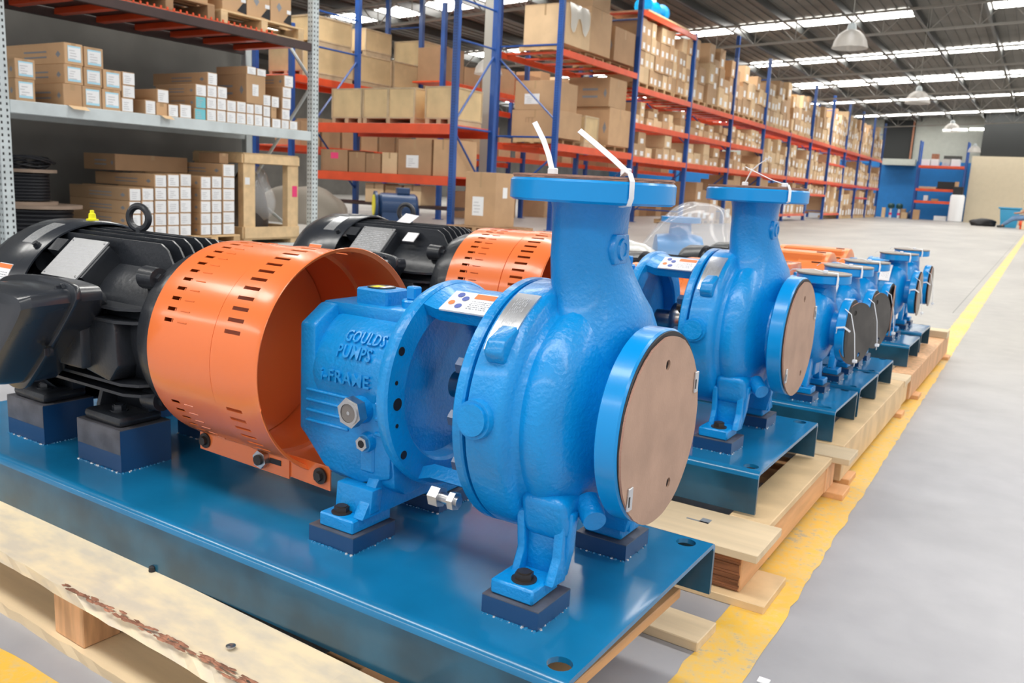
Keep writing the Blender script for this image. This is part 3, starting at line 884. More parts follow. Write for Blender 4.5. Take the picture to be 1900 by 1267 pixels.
def motor(t, zh, detail):
    x0, x1 = -1.74, -1.20
    mb = MB()
    mb.lathe([(x0, .16), (x0, .185), (x1, .185), (x1, .16)], (0, 0, zh), n=64)
    # drive-end bell
    mb.lathe([(-1.225, .188), (-1.22, .204), (-1.205, .210), (-1.165, .210), (-1.150, .204), (-1.145, .18), (-1.14, .10)], (0, 0, zh), n=72)
    for k in range(4):
        a = R(45 + 90 * k); c_, s_ = math.cos(a), math.sin(a)
        p = Vector((-1.262, .205 * c_, zh + .205 * s_))
        mb.cyl(p, p + Vector((.05, 0, 0)), .028, .026, n=16); 
        mb.hexa(p + Vector((.05, 0, 0)), p + Vector((.062, 0, 0)), .014)
        p = Vector((x0 - .01, .198 * c_, zh + .198 * s_)); mb.cyl(p, p + Vector((.05, 0, 0)), .026, n=16)
    # cooling fins: upright plates on top, flat shelves on the flanks
    def fin(a, xa, xb, ri, ro, th=.0045):
        d = Vector((0, math.cos(a), math.sin(a))); q = Vector((0, -math.sin(a), math.cos(a))) * th / 2
        prof = [(xa, ri), (xa + .012, ro - .006), (xa + .022, ro), (xb - .055, ro), (xb - .035, ro - .008), (xb - .012, ri + .012), (xb, ri)]
        A = [mb.bm.verts.new(Vector((x, 0, zh)) + d * rr + q) for x, rr in prof]
        B_ = [mb.bm.verts.new(Vector((x, 0, zh)) + d * rr - q) for x, rr in prof]
        mb.face(A); mb.face(B_[::-1])
        for k in range(len(A)): mb.face([A[k], B_[k], B_[(k + 1) % len(A)], A[(k + 1) % len(A)]])
    for k in range(-3, 6):
        y = k * .031
        ri = math.sqrt(max(.184 ** 2 - y * y, .0)); top = .232 - .35 * y * y * 4
        z_i, z_o = zh + ri - .01, zh + top
        xa, xb = x0 + .02 + abs(k) * .004, x1 - .015
        for s0, s1 in ((xa, xb),):
            pr = [(s0, z_i), (s0 + .006, z_o - .012), (s0 + .02, z_o), (s1 - .06, z_o), (s1 - .035, z_o - .014), (s1, z_i)]
            mb.prism(pr, 'y', y - .0025, y + .0025)
    for sy in (-1, 1):
        for z_, ro in ((.075, .222), (.045, .226), (-.105, .215), (-.13, .21)):
            ri = math.sqrt(.184 ** 2 - z_ * z_) - .01
            pr = [(x0 + .0, sy * ri), (x0 + .01, sy * (ro - .01)), (x0 + .03, sy * ro), (x1 - .07, sy * ro), (x1 - .03, sy * (ro - .02)), (x1, sy * ri)]
            mb.prism(pr, 'z', zh + z_ - .0035, zh + z_ + .0035)
    for sy in (-1, 1):
        for k, z_ in enumerate((-.04, -.015, .01)):
            ri = .17
            if sy > 0: mb.prism([(x0, sy * ri), (x0 + .02, sy * .225), (x1 - .07, sy * .225), (x1, sy * ri)], 'z', zh + z_ - .003, zh + z_ + .003)
    # nameplate seat (tilted)
    body = mb.done('motor', 'motor_black', t, sharp=30)
    # side housing for the terminal connection
    mb = MB()
    mb.prism([(-1.395, zh - .085), (-1.395, zh + .03), (-1.345, zh + .05), (-1.275, zh + .045), (-1.265, zh - .06), (-1.30, zh - .10)], 'y', -.225, -.15, bev=.006)
    mb.box(-1.56, -1.37, -.25, -.15, zh - .08, zh + .06, bev=.012, seg=2)
    mb.done('terminal_duct', 'motor_black', body)
    # terminal box: deep cast cover with flange, set on a slant
    mb = MB()
    def outl(s, k=1): 
        P_ = [(-1.285, .447), (-1.30, .462), (-1.42, .470), (-1.585, .455), (-1.63, .42), (-1.63, .22), (-1.60, .178), (-1.53, .178), (-1.50, .20), (-1.285, .415)]
        for _ in range(2):
            Q_ = []
            for a_, b_ in zip(P_, P_[1:] + P_[:1]):
                Q_ += [(a_[0] * .75 + b_[0] * .25, a_[1] * .75 + b_[1] * .25), (a_[0] * .25 + b_[0] * .75, a_[1] * .25 + b_[1] * .75)]
            P_ = Q_
        cx_, cz_ = -1.47, .345
        return [(cx_ + (x - cx_) * s, cz_ + (z - cz_) * s) for x, z in P_]
    mb.prism(outl(1.0), 'y', -.305, -.290, bev=.005)
    n0 = len(mb.bm.verts)
    rings = []
    for s_, y in ((.90, -.300), (.88, -.345), (.84, -.385), (.76, -.402), (.60, -.406)):
        rings.append([mb.bm.verts.new((x, y, z)) for x, z in outl(s_)])
    mb.skin(rings, (1, 1))
    rings = []
    for s_, y in ((.92, -.292), (.90, -.23), (.72, -.20)):
        rings.append([mb.bm.verts.new((x, y, z)) for x, z in outl(s_)])
    mb.skin(rings, (1, 1))
    tb = mb.done('terminal_box', 'motor_smooth', body, sharp=28)
    for x, z in ((-1.335, .447), (-1.395, .295), (-1.60, .41), (-1.58, .20)):
        mb = MB(); mb.cyl((x, -.305, z), (x, -.312, z), .012, n=14); mb.box(x - .004, x + .004, -.322, -.311, z - .009, z + .009, bev=.001)
        mb.done('cover_screw', 'motor_smooth', tb) if detail else mb.bm.free()
    # feet
    for xc in (-1.70, -1.372):
        for sy in (-1, 1):
            mb = MB()
            mb.box(xc - .075, xc + .075, min(sy * .085, sy * .205), max(sy * .085, sy * .205), .105, .133, bev=.012, seg=2)
            mb.prism([(sy * .17, .13), (sy * .095, .13), (sy * .06, .20), (sy * .10, .235), (sy * .145, .22)], 'x', xc - .075 if xc < -1.5 else xc - .075, xc - .060, bev=.002)
            mb.prism([(sy * .12, .12), (sy * .09, .12), (sy * .06, .20), (sy * .10, .22), (sy * .13, .20)], 'x', xc - .07, xc + .07, bev=.002)
            ft = mb.done('foot', 'motor_black', body)
            if detail and sy < 0: bolt(ft, (xc + .015, sy * .165, .133), .016, .014, m='motor_smooth')
    # fan cover
    mb = MB()
    xo = -1.665
    prof = [(xo, .243), (xo - .004, .2465), (xo - .13, .2465), (xo - .18, .244), (xo - .23, .228), (xo - .26, .20), (xo - .27, .15), (xo - .272, .01)]
    ins = [(x, max(r_ - .004, .008)) for x, r_ in prof[:-2]]
    mb.lathe(prof[::-1] , (0, 0, zh), n=96, caps=(1, 0))
    mb.lathe(ins, (0, 0, zh), n=96, caps=(0, 0))
    mb.lathe([(xo, .239), (xo, .243)], (0, 0, zh), n=96, caps=(0, 0))
    fc = mb.done('fan_cover', 'motor_smooth', body, sharp=50)
    mb = MB(); mb.lathe([(x0 - .02, .02), (x0 - .02, .19), (x0 + .005, .19), (x0 + .005, .02)], (0, 0, zh), n=48); mb.done('rear_bell', 'motor_black', body)
    if detail:
        def fcf(a0, xA):
            def f(u, v, d):
                a = R(a0) + v / .247; rr = .2468 + d
                return Vector((xA + u, -rr * math.sin(a), zh + rr * math.cos(a)))
            return f
        f1 = fcf(17, xo - .105); p1 = grid_plate(f1, .052, .10, .001, 'plate_metal', 1, 8).done('nameplate', None, fc)
        plate_print(p1, lambda u, v, d: f1(v, u, d), .098, .050, 5, 21)
        f2 = fcf(57, xo - .125); p2 = grid_plate(f2, .062, .062, .001, 'sticker', 1, 6).done('warning_label', None, fc)
        tag(p2, 'white caution label with orange head')
        MB().quad([f2(0, .002, .0014), f2(.062, .002, .0014), f2(.062, .014, .0014), f2(0, .014, .0014)], 'print_orange').done('orange_band', None, p2, smooth=False)
        plate_print(p2, lambda u, v, d: f2(u, .016 + v, d), .06, .042, 5, 22)
        a = R(42); p = Vector((xo - .02, -.2465 * math.sin(a), zh + .2465 * math.cos(a))); d = Vector((0, -math.sin(a), math.cos(a)))
        mb = MB(); mb.cyl(p, p + d * .006, .010, n=12); mb.hexa(p + d * .006, p + d * .014, .008); mb.done('cover_screw', 'motor_black', fc)
        mb = MB(); mb.lathe([(0, .016), (.004, .016), (.005, .010), (.018, .009), (.020, .006), (.028, .005)], (xo - .045, .0, zh + .246), 'z', 14)
        tag(mb.done('grease_cap', 'yellow_plastic', fc), 'yellow plastic grease cap')
        # rating plate on a tilted seat
        def q(u, v, d):
            a_ = R(44)
            n_ = Vector((0, -math.sin(a_), math.cos(a_))); tdn = Vector((0, -math.cos(a_), -math.sin(a_)))
            return Vector((-1.60 + u, 0, zh)) + n_ * (.232 + d) + tdn * (v - .062)
        mb = grid_plate(q, .150, .125, .002, 'plate_metal', 1, 1)
        rp = mb.done('rating_plate', None, body, smooth=False); tag(rp, 'silver rating plate on tilted seat')
        plate_print(rp, lambda u, v, d: q(u, v, .001 + d), .150, .125, 11, 31, m='print_faint')
        for (u, v) in ((.008, .008), (.142, .008), (.008, .117), (.142, .117)): 
            mb = MB(); c_ = q(u, v, .002); mb.cyl(c_, q(u, v, .005), .003, n=10); mb.done('rivet', 'steel', rp)
        mb = MB()
        def seat(u0, u1, v0, v1, d0, d1):
            P_ = [q(u, v, d) for d in (d0, d1) for (u, v) in ((u0, v0), (u1, v0), (u1, v1), (u0, v1))]
            vs = [mb.bm.verts.new(p_) for p_ in P_]
            for f_ in ((0, 3, 2, 1), (4, 5, 6, 7), (0, 1, 5, 4), (1, 2, 6, 5), (2, 3, 7, 6), (3, 0, 4, 7)): mb.face([vs[g] for g in f_])
        seat(.01, .16, .01, .115, -.06, -.003)
        seat(-.06, -.01, .01, .05, -.05, .004)
        mb.done('plate_seat', 'motor_black', body)
    eyebolt(body, -1.50, zh + .222)
    mb = MB(); mb.cyl((-1.14, 0, zh), (-1.08, 0, zh), .035, n=24); mb.done('motor_shaft', 'shaft', body)
    return body

U1 = big_unit('large blue end-suction pump with black motor and orange guard, nearest the camera', 'pump')
U1.location = W(0, 0, ZP); U1.rotation_euler = (0, 0, AX)
U2 = copy_tree(U1, label='large blue pump set standing second in the row, behind the nearest one')
U2.location = W(-.055, 1.15, ZP + .008); U2.rotation_euler = (0, 0, AX)
for ch in list(U2.children):          # second set: its own ties and paper tag
    if ch.name.startswith('zip_tie'): bpy.data.objects.remove(ch)
strap(U2, [(-.135, -.06, .83), (-.165, -.06, .81), (-.185, -.06, .79), (-.20, -.06, .757)], .006, .0012, up=(0, 1, 0), head=(-.20, -.06, .753))
strap(U2, [(-.195, -.085, .80), (-.16, -.085, .785), (-.12, -.085, .768), (-.085, -.085, .757)], .0055, .0012, up=(0, 1, 0), head=(-.08, -.085, .754))
a = R(-38); ex_, ey_ = -.18 + .145 * math.cos(a), .145 * math.sin(a)
strap(U2, [(ex_ - .03, ey_ + .02, .750), (ex_ - .004, ey_ + .003, .755), (ex_ + .004, ey_ - .003, .74), (ex_ + .004, ey_ - .003, .71), (ex_ - .01, ey_ + .008, .700)], .006, .0012, up=(.6, .79, 0))
mo2 = [c for c in U2.children if c.name.startswith('motor')][0]
for ch in mo2.children:
    for g_ in list(ch.children):
        if g_.name.startswith('grease_cap'): bpy.data.objects.remove(g_)
mb = MB(); mb.quad([(-1.52, -.03, .557), (-1.44, -.05, .557), (-1.42, -.02, .585), (-1.50, .0, .59)], 'sticker'); o = mb.done('paper_tag', None, mo2, smooth=False); tag(o, 'white paper tag')
# wide bright plates on the second motor
def q2(u, v, d):
    a_ = R(40); n_ = Vector((0, -math.sin(a_), math.cos(a_))); tdn = Vector((0, -math.cos(a_), -math.sin(a_)))
    return Vector((-1.70 + u, 0, H)) + n_ * (.222 + d) + tdn * (v - .05)
o = grid_plate(q2, .07, .05, .0015, 'sticker', 1, 1).done('warning_label', None, mo2, smooth=False)
plate_print(o, lambda u, v, d: q2(u, v, .001 + d), .07, .05, 4, 71)
o = grid_plate(lambda u, v, d: q2(u + .30, v + .0, d), .05, .045, .0015, 'sticker', 1, 1).done('warning_label', None, mo2, smooth=False)

# ------------------------------------------------------------------ small pump sets
def small_unit(label, square_guard=False, dark=False):
    t = thing('pump_unit', label, 'pump')
    h = .262
    channel_plate(t, -1.5, 0, -.198, .198, .115, [(-.035, -.17, .016), (-.045, .17, .016)])
    cas = MB()
    cas.lathe([(-.215, .06), (-.215, .150), (-.209, .154), (-.20, .154), (-.199, .148), (-.195, .148), (-.194, .155), (-.155, .154), (-.148, .146)], (0, 0, h), n=64)
    volute(cas, h, [(-.16, .14, 0), (-.146, .146, .002), (-.13, .142, .006), (-.11, .13, .008), (-.095, .11, .008), (-.085, .085, .004), (-.08, .065, 0), (-.03, .062, 0)], lambda a: .5 + .5 * math.sin(a - R(60)), 48)
    neck(cas, [(.28, -.135, .01, .05, .10, 2), (.385, -.135, .01, .048, .075, 2), (.41, -.135, .005, .044, .05, 2.2), (.43, -.135, 0, .050, .052, 2)], 24)
    cas.box(-.19, -.12, -.035, .035, .08, .13, bev=.004)
    for sy in (-1, 1):
        cas.box(-.165, -.105, min(sy * .06, sy * .13), max(sy * .06, sy * .13), .026, .050, bev=.003)
        cas.prism([(sy * .12, .05), (sy * .075, .05), (sy * .05, .12), (sy * .08, .17), (sy * .105, .10)], 'x', -.15, -.125, bev=.002)
    c = Vector((-.175, -.155, h - .03)); cas.cyl(c + Vector((0, .03, 0)), c - Vector((0, .008, 0)), .022, n=20)
    casing = cas.done('pump_casing', 'pump_blue', t, sharp=40)
    for sy in (-1, 1): bolt(casing, (-.14, sy * .105, .050), .011, .010)
    mb = MB(); mb.lathe([(-.052, .06), (-.052, .112), (-.049, .116), (-.022, .116), (-.019, .113), (-.019, .05)], (0, 0, h), n=64, m='pump_blue_smooth'); mb.done('suction_flange', None, t)
    mb = MB(); mb.lathe([(-.0188, .112), (-.0155, .112)], (0, 0, h), n=48); mb.done('gasket', 'gasket', t)
    mb = MB(); mb.lathe([(.427, .05), (.427, .092), (.430, .096), (.456, .096), (.459, .093), (.459, .04)], (-.135, 0, 0), 'z', 64, m='pump_blue_smooth'); mb.done('discharge_flange', None, t)
    mb = MB(); mb.lathe([(.4592, .098), (.4642, .098)], (-.137, -.002, 0), 'z', 48); mb.done('cover_board', 'hardboard_grey', t)
    def npf(u, v, d):
        a = R(30) + v / .158; rr = .1580 + d
        return Vector((-.200 + u, -rr * math.sin(a), h + rr * math.cos(a)))
    np_ = grid_plate(npf, .052, .105, .003, 'sticker', 1, 8).done('nameplate', None, t)
    plate_print(np_, lambda u, v, d: npf(v, u, .002 + d), .10, .050, 5, 9, m='print_faint')
    fr = MB()
    fr.lathe([(-.37, .07), (-.37, .135), (-.362, .142), (-.352, .142), (-.34, .12), (-.33, .08), (-.21, .05)], (0, 0, h), n=48)
    for a0, a1 in ((60, 120), (240, 300)):
        rings = []
        for j in range(9):
            a = R(a0 + (a1 - a0) * j / 8)
            rings.append([fr.bm.verts.new((x, rr * math.cos(a), h + rr * math.sin(a))) for x, rr in ((-.355, .115), (-.355, .138), (-.215, .135), (-.215, .112))])
        fr.skin(rings, (1, 1))
    fr.lathe([(-.55, .07), (-.55, .095), (-.40, .095), (-.37, .12)], (0, 0, h), n=40)
    fr.box(-.56, -.40, -.09, .09, .10, .26, bev=.01); fr.box(-.50, -.44, -.025, .025, .34, .385, bev=.003)
    fr.box(-.47, -.41, -.10, .10, .026, .12, bev=.004)
    fr.done('bearing_frame', 'pump_blue', t, sharp=35)
    mb = MB()
    if square_guard:
        mb.prism([(-.15, .08), (-.17, .30), (-.10, .425), (.10, .425), (.17, .30), (.15, .08)], 'x', -.88, -.45, bev=.004)
        g = mb.done('coupling_guard', 'guard_orange', t)
        mb = MB()
        for k in range(4): mb.box(-.54, -.48, -.172 + k * .0165, -.160 + k * .0165, .31 + k * .027, .318 + k * .027, m='black')
        for k in range(4): mb.box(-.535, -.475, -.08 + k * .045, -.07 + k * .045, .4245, .426, m='black')
        tag(mb.done('slot', None, g), kind='stuff')
    else:
        mb.lathe([(-.90, .10), (-.90, .165), (-.895, .17), (-.64, .17), (-.635, .174), (-.48, .174), (-.475, .165), (-.475, .12)], (0, 0, h), n=48)
        mb.box(-.86, -.50, -.11, .11, .38, .432, bev=.01)
        g = mb.done('coupling_guard', 'guard_pale', t)
        mb = MB()
        for k in range(5):
            a = R(100 + 9 * k); mb.box(-.56, -.51, .1745 * math.cos(a) - .003, .1745 * math.cos(a) + .003, h + .1745 * math.sin(a) - .003, h + .1745 * math.sin(a) + .003, m='black')
        tag(mb.done('slot', None, g), kind='stuff')
    mb = MB(); mb.lathe([(-1.36, .05), (-1.355, .13), (-1.32, .15), (-1.22, .155), (-1.215, .13), (-.97, .13), (-.965, .145), (-.93, .14), (-.915, .08)], (0, 0, h), n=40)
    for k in range(24):
        a = 2 * PI * k / 24; c_, s_ = math.cos(a), math.sin(a)
        mb.box(-1.20, -.98, .138 * c_ - .003, .138 * c_ + .003, h + .138 * s_ - .012, h + .138 * s_ + .012)
    mb.box(-1.18, -1.0, -.14, -.06, .055, .16, bev=.005); mb.box(-1.18, -1.0, .06, .14, .055, .16, bev=.005); mb.box(-1.14, -1.02, -.22, -.12, h - .05, h + .06, bev=.01)
    mb.done('motor', 'motor_black', t)
    pad(t, -.175, -.095, -.14, -.05, .026); pad(t, -.175, -.095, .05, .14, .026); pad(t, -.48, -.40, -.11, .11, .026); pad(t, -1.19, -.99, -.15, .15, .055, 'riser_block')
    return t
def ties(t, h=.262, n=0):
    cx = -.135
    strap(t, [(cx - .115, -.06, .458), (cx - .10, -.062, .470), (cx - .02, -.07, .478), (cx + .02, -.078, .470)], .0055, .0012, up=(0, 1, 0), head=(cx + .02, -.078, .472))
    a = R(-50); ex, ey = cx + .098 * math.cos(a), .098 * math.sin(a)
    strap(t, [(cx + .02, -.078, .47), (ex, ey, .470), (ex + .004, ey - .005, .45), (ex + .003, ey - .004, .425), (ex - .02, ey + .02, .42)], .0055, .0012, up=(.77, .64, 0))
def sboard(t, h=.262, tilt=0, dark=False, off=0):
    o = thing_board(t, (0, 0, 0), .115, 'x', clips=False, m='hardboard_grey' if not dark else 'board_dark', holes=((70, .72), (250, .75)))
    o.location = (-.0150 + abs(math.sin(tilt)) * .045, off, h - .01); o.rotation_euler = (0, 0, tilt)
    o['label'] = 'round dark blank tied loosely over suction port' if dark else 'round grey blank tied over suction port'
    return o
spec = [
 (1.91, -.05, 'small blue pump set third in the row, dark round blank twisted on its flange', False, -.34, True),
 (2.35, -.05, 'small blue pump set fourth in the row, between two of its kind', False, -.26, True),
 (2.75, -.05, 'small blue pump set fifth in the row, with slotted angular orange guard', True, .13, False),
 (3.65, -.05, 'small blue pump set sixth in the row, nearer one on the last skid', False, .03, False),
 (4.19, -.06, 'small blue pump set seventh and farthest in the row', False, .03, False)]
for ly, lx, lab, sq, tilt, dk in spec:
    t = small_unit(lab, sq)
    t.location = W(lx, ly, ZP); t.rotation_euler = (0, 0, AX)
    sboard(t, tilt=tilt, dark=dk); ties(t)
    # long tie dangling from the suction flange
    strap(t, [(-.03, -.085, .262 + .085), (-.005, -.10, .262 + .07), (.012, -.09, .262), (.02, -.075, .262 - .09), (.018, -.06, .262 - .12)], .005, .0012, up=(0, 1, 0), head=(.02, -.07, .262 - .10))
    strap(t, [(-.045, -.12, .262 + .0), (-.045, -.121, .262 + .02), (-.02, -.122, .262 + .025), (.0, -.112, .262 + .01)], .005, .0012, up=(0, 0, 1))

# ------------------------------------------------------------------ skids and pallets under the pumps
def board(parent, x0, x1, y0, y1, z0, z1, m='wood_pale', name='deck_board', bev=.002, endm=None, wob=0):
    mb = MB()
    if endm:
        mb.box(x0 + .002, x1 - .002, y0, y1, z0, z1, bev=bev, m=m)
        mb.box(x0 if x0 < x1 else x1, x0 + .0035, y0 + .001, y1 - .001, z0 + .001, z1 - .001, m=endm) if False else mb.box(x0 + .004, x1 - .004, y0 - .0012, y0 + .01, z0 + .003, z1 - .003, m=endm)
    else: mb.box(x0, x1, y0, y1, z0, z1, bev=bev, m=m)
    return mb.done(name, None, parent, smooth=False)
DK = .152      # deck height of the skids (baseplate webs end here)
# pallet under unit one
P1 = thing('wooden_pallet', 'long low wooden pallet carrying the nearest pump set', 'pallet', W(0, 0, 0), AX - .03)
def rough_board(parent, x0, x1, y0, y1, z0, z1, m, name='deck_board', bark=None, amp=.002):
    """sawn board with uneven near edge"""
    mb = MB(); i = mb.mi(m); rs = random.Random(int(abs(x0) * 991 + z0 * 777)); k = max(4, int((x1 - x0) / .04))
    rows = []
    for j in range(k + 1):
        x = x0 + (x1 - x0) * j / k; a = rs.uniform(-amp, amp); b_ = rs.uniform(-amp, amp); bk = 0
        if bark and bark[0] < x < bark[1]: bk = .008 + rs.uniform(0, .008)
        rows.append([mb.bm.verts.new(p) for p in ((x, y0 + a + bk, z1 - bk * .5), (x, y0 + b_, z0), (x, y1, z0), (x, y1, z1))])
        if bark and bk:
            pass
    for A, B_ in zip(rows, rows[1:]):
        for q in range(4): mb.face([A[q], A[(q + 1) % 4], B_[(q + 1) % 4], B_[q]], i)
    mb.face(rows[0][::-1], i); mb.face(rows[-1], i)
    bmesh.ops.recalc_face_normals(mb.bm, faces=mb.bm.faces[:])
    return mb.done(name, None, parent, smooth=False)
fb = rough_board(P1, -2.75, -.28, -.516, -.356, DK - .024, DK, 'wood_stain', bark=(-1.0, -.40))
mb = MB(); rs = random.Random(4)
for k in range(90):
    f = k / 90; x = -1.05 + .62 * f; wv = .004 + .022 * f
    yy = -.512 + rs.uniform(0, wv)
    q_ = [(x + rs.uniform(-.012, .012), yy + rs.uniform(-.004, .004)) for _ in range(1)][0]
    n_ = 6; ph = rs.uniform(0, 6); r1 = rs.uniform(.004, .010)
    vs = [mb.bm.verts.new((q_[0] + 2.2 * r1 * math.cos(2 * PI * j / n_ + ph) * rs.uniform(.6, 1), q_[1] + r1 * .6 * math.sin(2 * PI * j / n_ + ph) * rs.uniform(.6, 1), DK + .0012 + rs.uniform(-.001, .001))) for j in range(n_)]
    tip = mb.bm.verts.new((q_[0], q_[1], DK + rs.uniform(.0015, .003)))
    for j in range(n_): mb.face([vs[j], vs[(j + 1) % n_], tip], mb.mi('bark'))
tag(mb.done('bark_edge', 'bark', fb, smooth=False), kind='stuff')
rough_board(P1, -2.75, -.28, -.512, -.356, .0, .022, 'wood_pale', name='bottom_board', amp=.003)
for x in (-2.2, -1.125, -.40):
    board(P1, x, x + .11, -.500, -.42, .0225, DK - .0245, 'wood_block', 'block')
board(P1, -2.6, -.10, -.06, .04, DK - .024, DK, 'wood_pale'); board(P1, -2.6, -.16, .20, .30, DK - .024, DK, 'wood_pale')
for x in (-2.5, -1.62): board(P1, x, x + .09, -.33, .32, .0225, DK - .0245, 'wood_orange', 'stringer')
board(P1, -.50, -.41, -.33, .32, .0235, DK - .0245, 'wood_orange', 'stringer')
board(P1, -.165, -.070, -.45, .31, DK - .024, DK - .0015, 'wood_orange', 'deck_board')
board(P1, -.9, -.030, .335, .45, .0, .024, 'wood_pale', 'bottom_board')
board(P1, -2.6, -1.2, .20, .32, .0, .0225, 'wood_beam', 'bottom_board')
# screw and knot hole on the front board
mb = MB(); mb.lathe([(0, .008), (.003, .009), (.0045, .005), (.003, .001)], (-.615, -.447, DK + .0002), 'z', 14); mb.done('nail_head', 'steel', P1)
mb = MB(); mb.lathe([(0, .008), (.010, .007), (.012, .003)], (-.985, -.362, DK), 'z', 8); mb.lathe([(0, .007), (.012, .005)], (-.972, -.352, DK), 'z', 8, m='cable_black'); mb.done('nail_head', None, P1)

# skid under unit two
P2 = thing('timber_skid', 'heavy timber skid under the second pump set, wide board across its front end', 'pallet', W(0, 0, 0), AX)
def beam_end(parent, x0, x1, y0, y1, z0, z1, name='bearer'):
    mb = MB(); mb.box(x0, x1, y0, y1, z0, z1, bev=.003, m='wood_orange')
    o = mb.done(name, None, parent, smooth=False)
    mb = MB(); rs = random.Random(int(x0 * 100))
    nz = 14
    for k in range(nz):
        z_ = z0 + .004 + (z1 - z0 - .012) * k / nz
        mb.box(x0 + .003 + rs.uniform(0, .003), x1 - .003 - rs.uniform(0, .004), y0 - .002 - rs.uniform(0, .003), y0 + .01, z_, z_ + (z1 - z0) / nz * .8, m='wood_end')
    tag(mb.done('end_grain', None, o, smooth=False), kind='stuff')
    return o
board(P2, -.9, .025, .585, .80, DK - .022, DK, 'wood_pale')
beam_end(P2, -.125, -.022, .635, 1.53, .0225, DK - .0225)
board(P2, -.118, -.008, .802, 1.53, DK - .022, DK, 'wood_beam', 'deck_board')
board(P2, -.55, .050, .600, .80, 0, .022, 'wood_beam', 'bottom_board')
board(P2, -.9, .045, 1.545, 1.69, DK - .022, DK, 'wood_pale')
board(P2, -.125, -.02, 1.535, 1.66, .0225, DK - .0225, 'wood_block', 'block')
board(P2, -.9, .035, 1.56, 1.68, 0, .022, 'wood_orange', 'bottom_board')
beam_end(P2, -1.35, -1.25, .60, 1.66, .0225, DK - .0225); beam_end(P2, -2.1, -2.0, .60, 1.66, .0225, DK - .0225)
board(P2, -2.2, -.9, .585, .80, DK - .022, DK, 'wood_pale')
mb = MB(); mb.box(-.20, -.14, .70, .706, DK, DK + .0012, m='print_grey'); mb.box(-.165, -.14, .70, .73, DK, DK + .0012, m='print_grey'); mb.done('pencil_mark', None, P2, smooth=False)
# skid under units three to five
P3 = thing('timber_skid', 'timber skid under the three small pump sets in the middle of the row', 'pallet', W(0, 0, 0), AX)
board(P3, -.105, -.005, 1.70, 3.06, .0225, DK, 'wood_beam', 'bearer')
board(P3, -.90, -.80, 1.70, 3.06, .0225, DK - .022, 'wood_beam', 'bearer')
board(P3, -1.5, -.106, 1.80, 1.92, DK - .022, DK, 'wood_pale'); board(P3, -1.5, -.106, 2.30, 2.42, DK - .022, DK, 'wood_pale')
board(P3, -.6, .0, 3.07, 3.26, DK - .03, DK, 'wood_pale')
board(P3, -.6, .02, 2.92, 3.02, 0, .022, 'wood_orange', 'bottom_board'); board(P3, -1.4, .02, 1.74, 1.86, 0, .022, 'wood_orange', 'bottom_board')
board(P3, -.11, -.01, 3.075, 3.25, .0225, DK - .031, 'wood_beam', 'block')
P4 = thing('timber_skid', 'last timber skid, reddish bearer, under the two farthest pump sets', 'pallet', W(0, 0, 0), AX)
board(P4, -.10, .0, 3.27, 4.98, .0225, DK, 'wood_block', 'bearer')
board(P4, -.95, -.85, 3.27, 4.98, .0225, DK - .022, 'wood_block', 'bearer')
board(P4, -1.5, -.106, 3.45, 3.58, DK - .022, DK, 'wood_pale'); board(P4, -1.5, -.106, 4.12, 4.25, DK - .022, DK, 'wood_pale')
board(P4, -.45, .01, 4.72, 4.86, DK + .0005, DK + .045, 'wood_pale', 'deck_board')
board(P4, -.6, .03, 3.40, 3.52, 0, .022, 'wood_orange', 'bottom_board'); board(P4, -.6, .03, 4.80, 4.92, 0, .022, 'wood_orange', 'bottom_board')
tag(MB().box(-.374, -.350, 1.672, 1.694, .0002, .0022, m='sticker').done('paper_scrap', smooth=False), 'tiny white paper scrap on the concrete beside the yellow line', 'litter')

# ================================================================== racks
def post(parent, x, y, z1, m, wx=.09, wy=.10, name='upright', holes=None):
    mb = MB()
    mb.box(x - wx / 2, x + wx / 2, y - wy / 2, y + wy / 2, 0, z1, bev=.004, m=m)
    mb.box(x - wx * .9, x + wx * .9, y - wy * .9, y + wy * .9, 0, .012, m=m)
    o = mb.done(name, None, parent, smooth=False)
    if holes:
        mb = MB(); z = .3
        while z < z1 - .1:
            if holes == 'x':
                for dy in (-.026, .026): mb.box(x + wx / 2, x + wx / 2 + .0012, y + dy - .007, y + dy + .007, z - .011, z + .011, m='black')
            else:
                for dx in (-.022, .022): mb.box(x + dx - .006, x + dx + .006, y - wy / 2 - .0012, y - wy / 2, z - .010, z + .010, m='black')
            if holes == 'x':
                for dx in (-.02, .02): mb.box(x + dx - .006, x + dx + .006, y - wy / 2 - .0012, y - wy / 2, z - .010, z + .010, m='black')
            z += .052
        tag(mb.done('punched_hole', None, o, smooth=False), kind='stuff')
    return o
def beam(parent, x0, x1, y0, y1, z0, z1, m, name='beam'):
    mb = MB(); mb.box(x0, x1, y0, y1, z0, z1, bev=.004, m=m)
    return mb.done(name, None, parent, smooth=False)
def brace(parent, a, b_, m, r=.018, name='brace'):
    mb = MB(); mb.cyl(a, b_, r, n=6, m=m); return mb.done(name, None, parent)

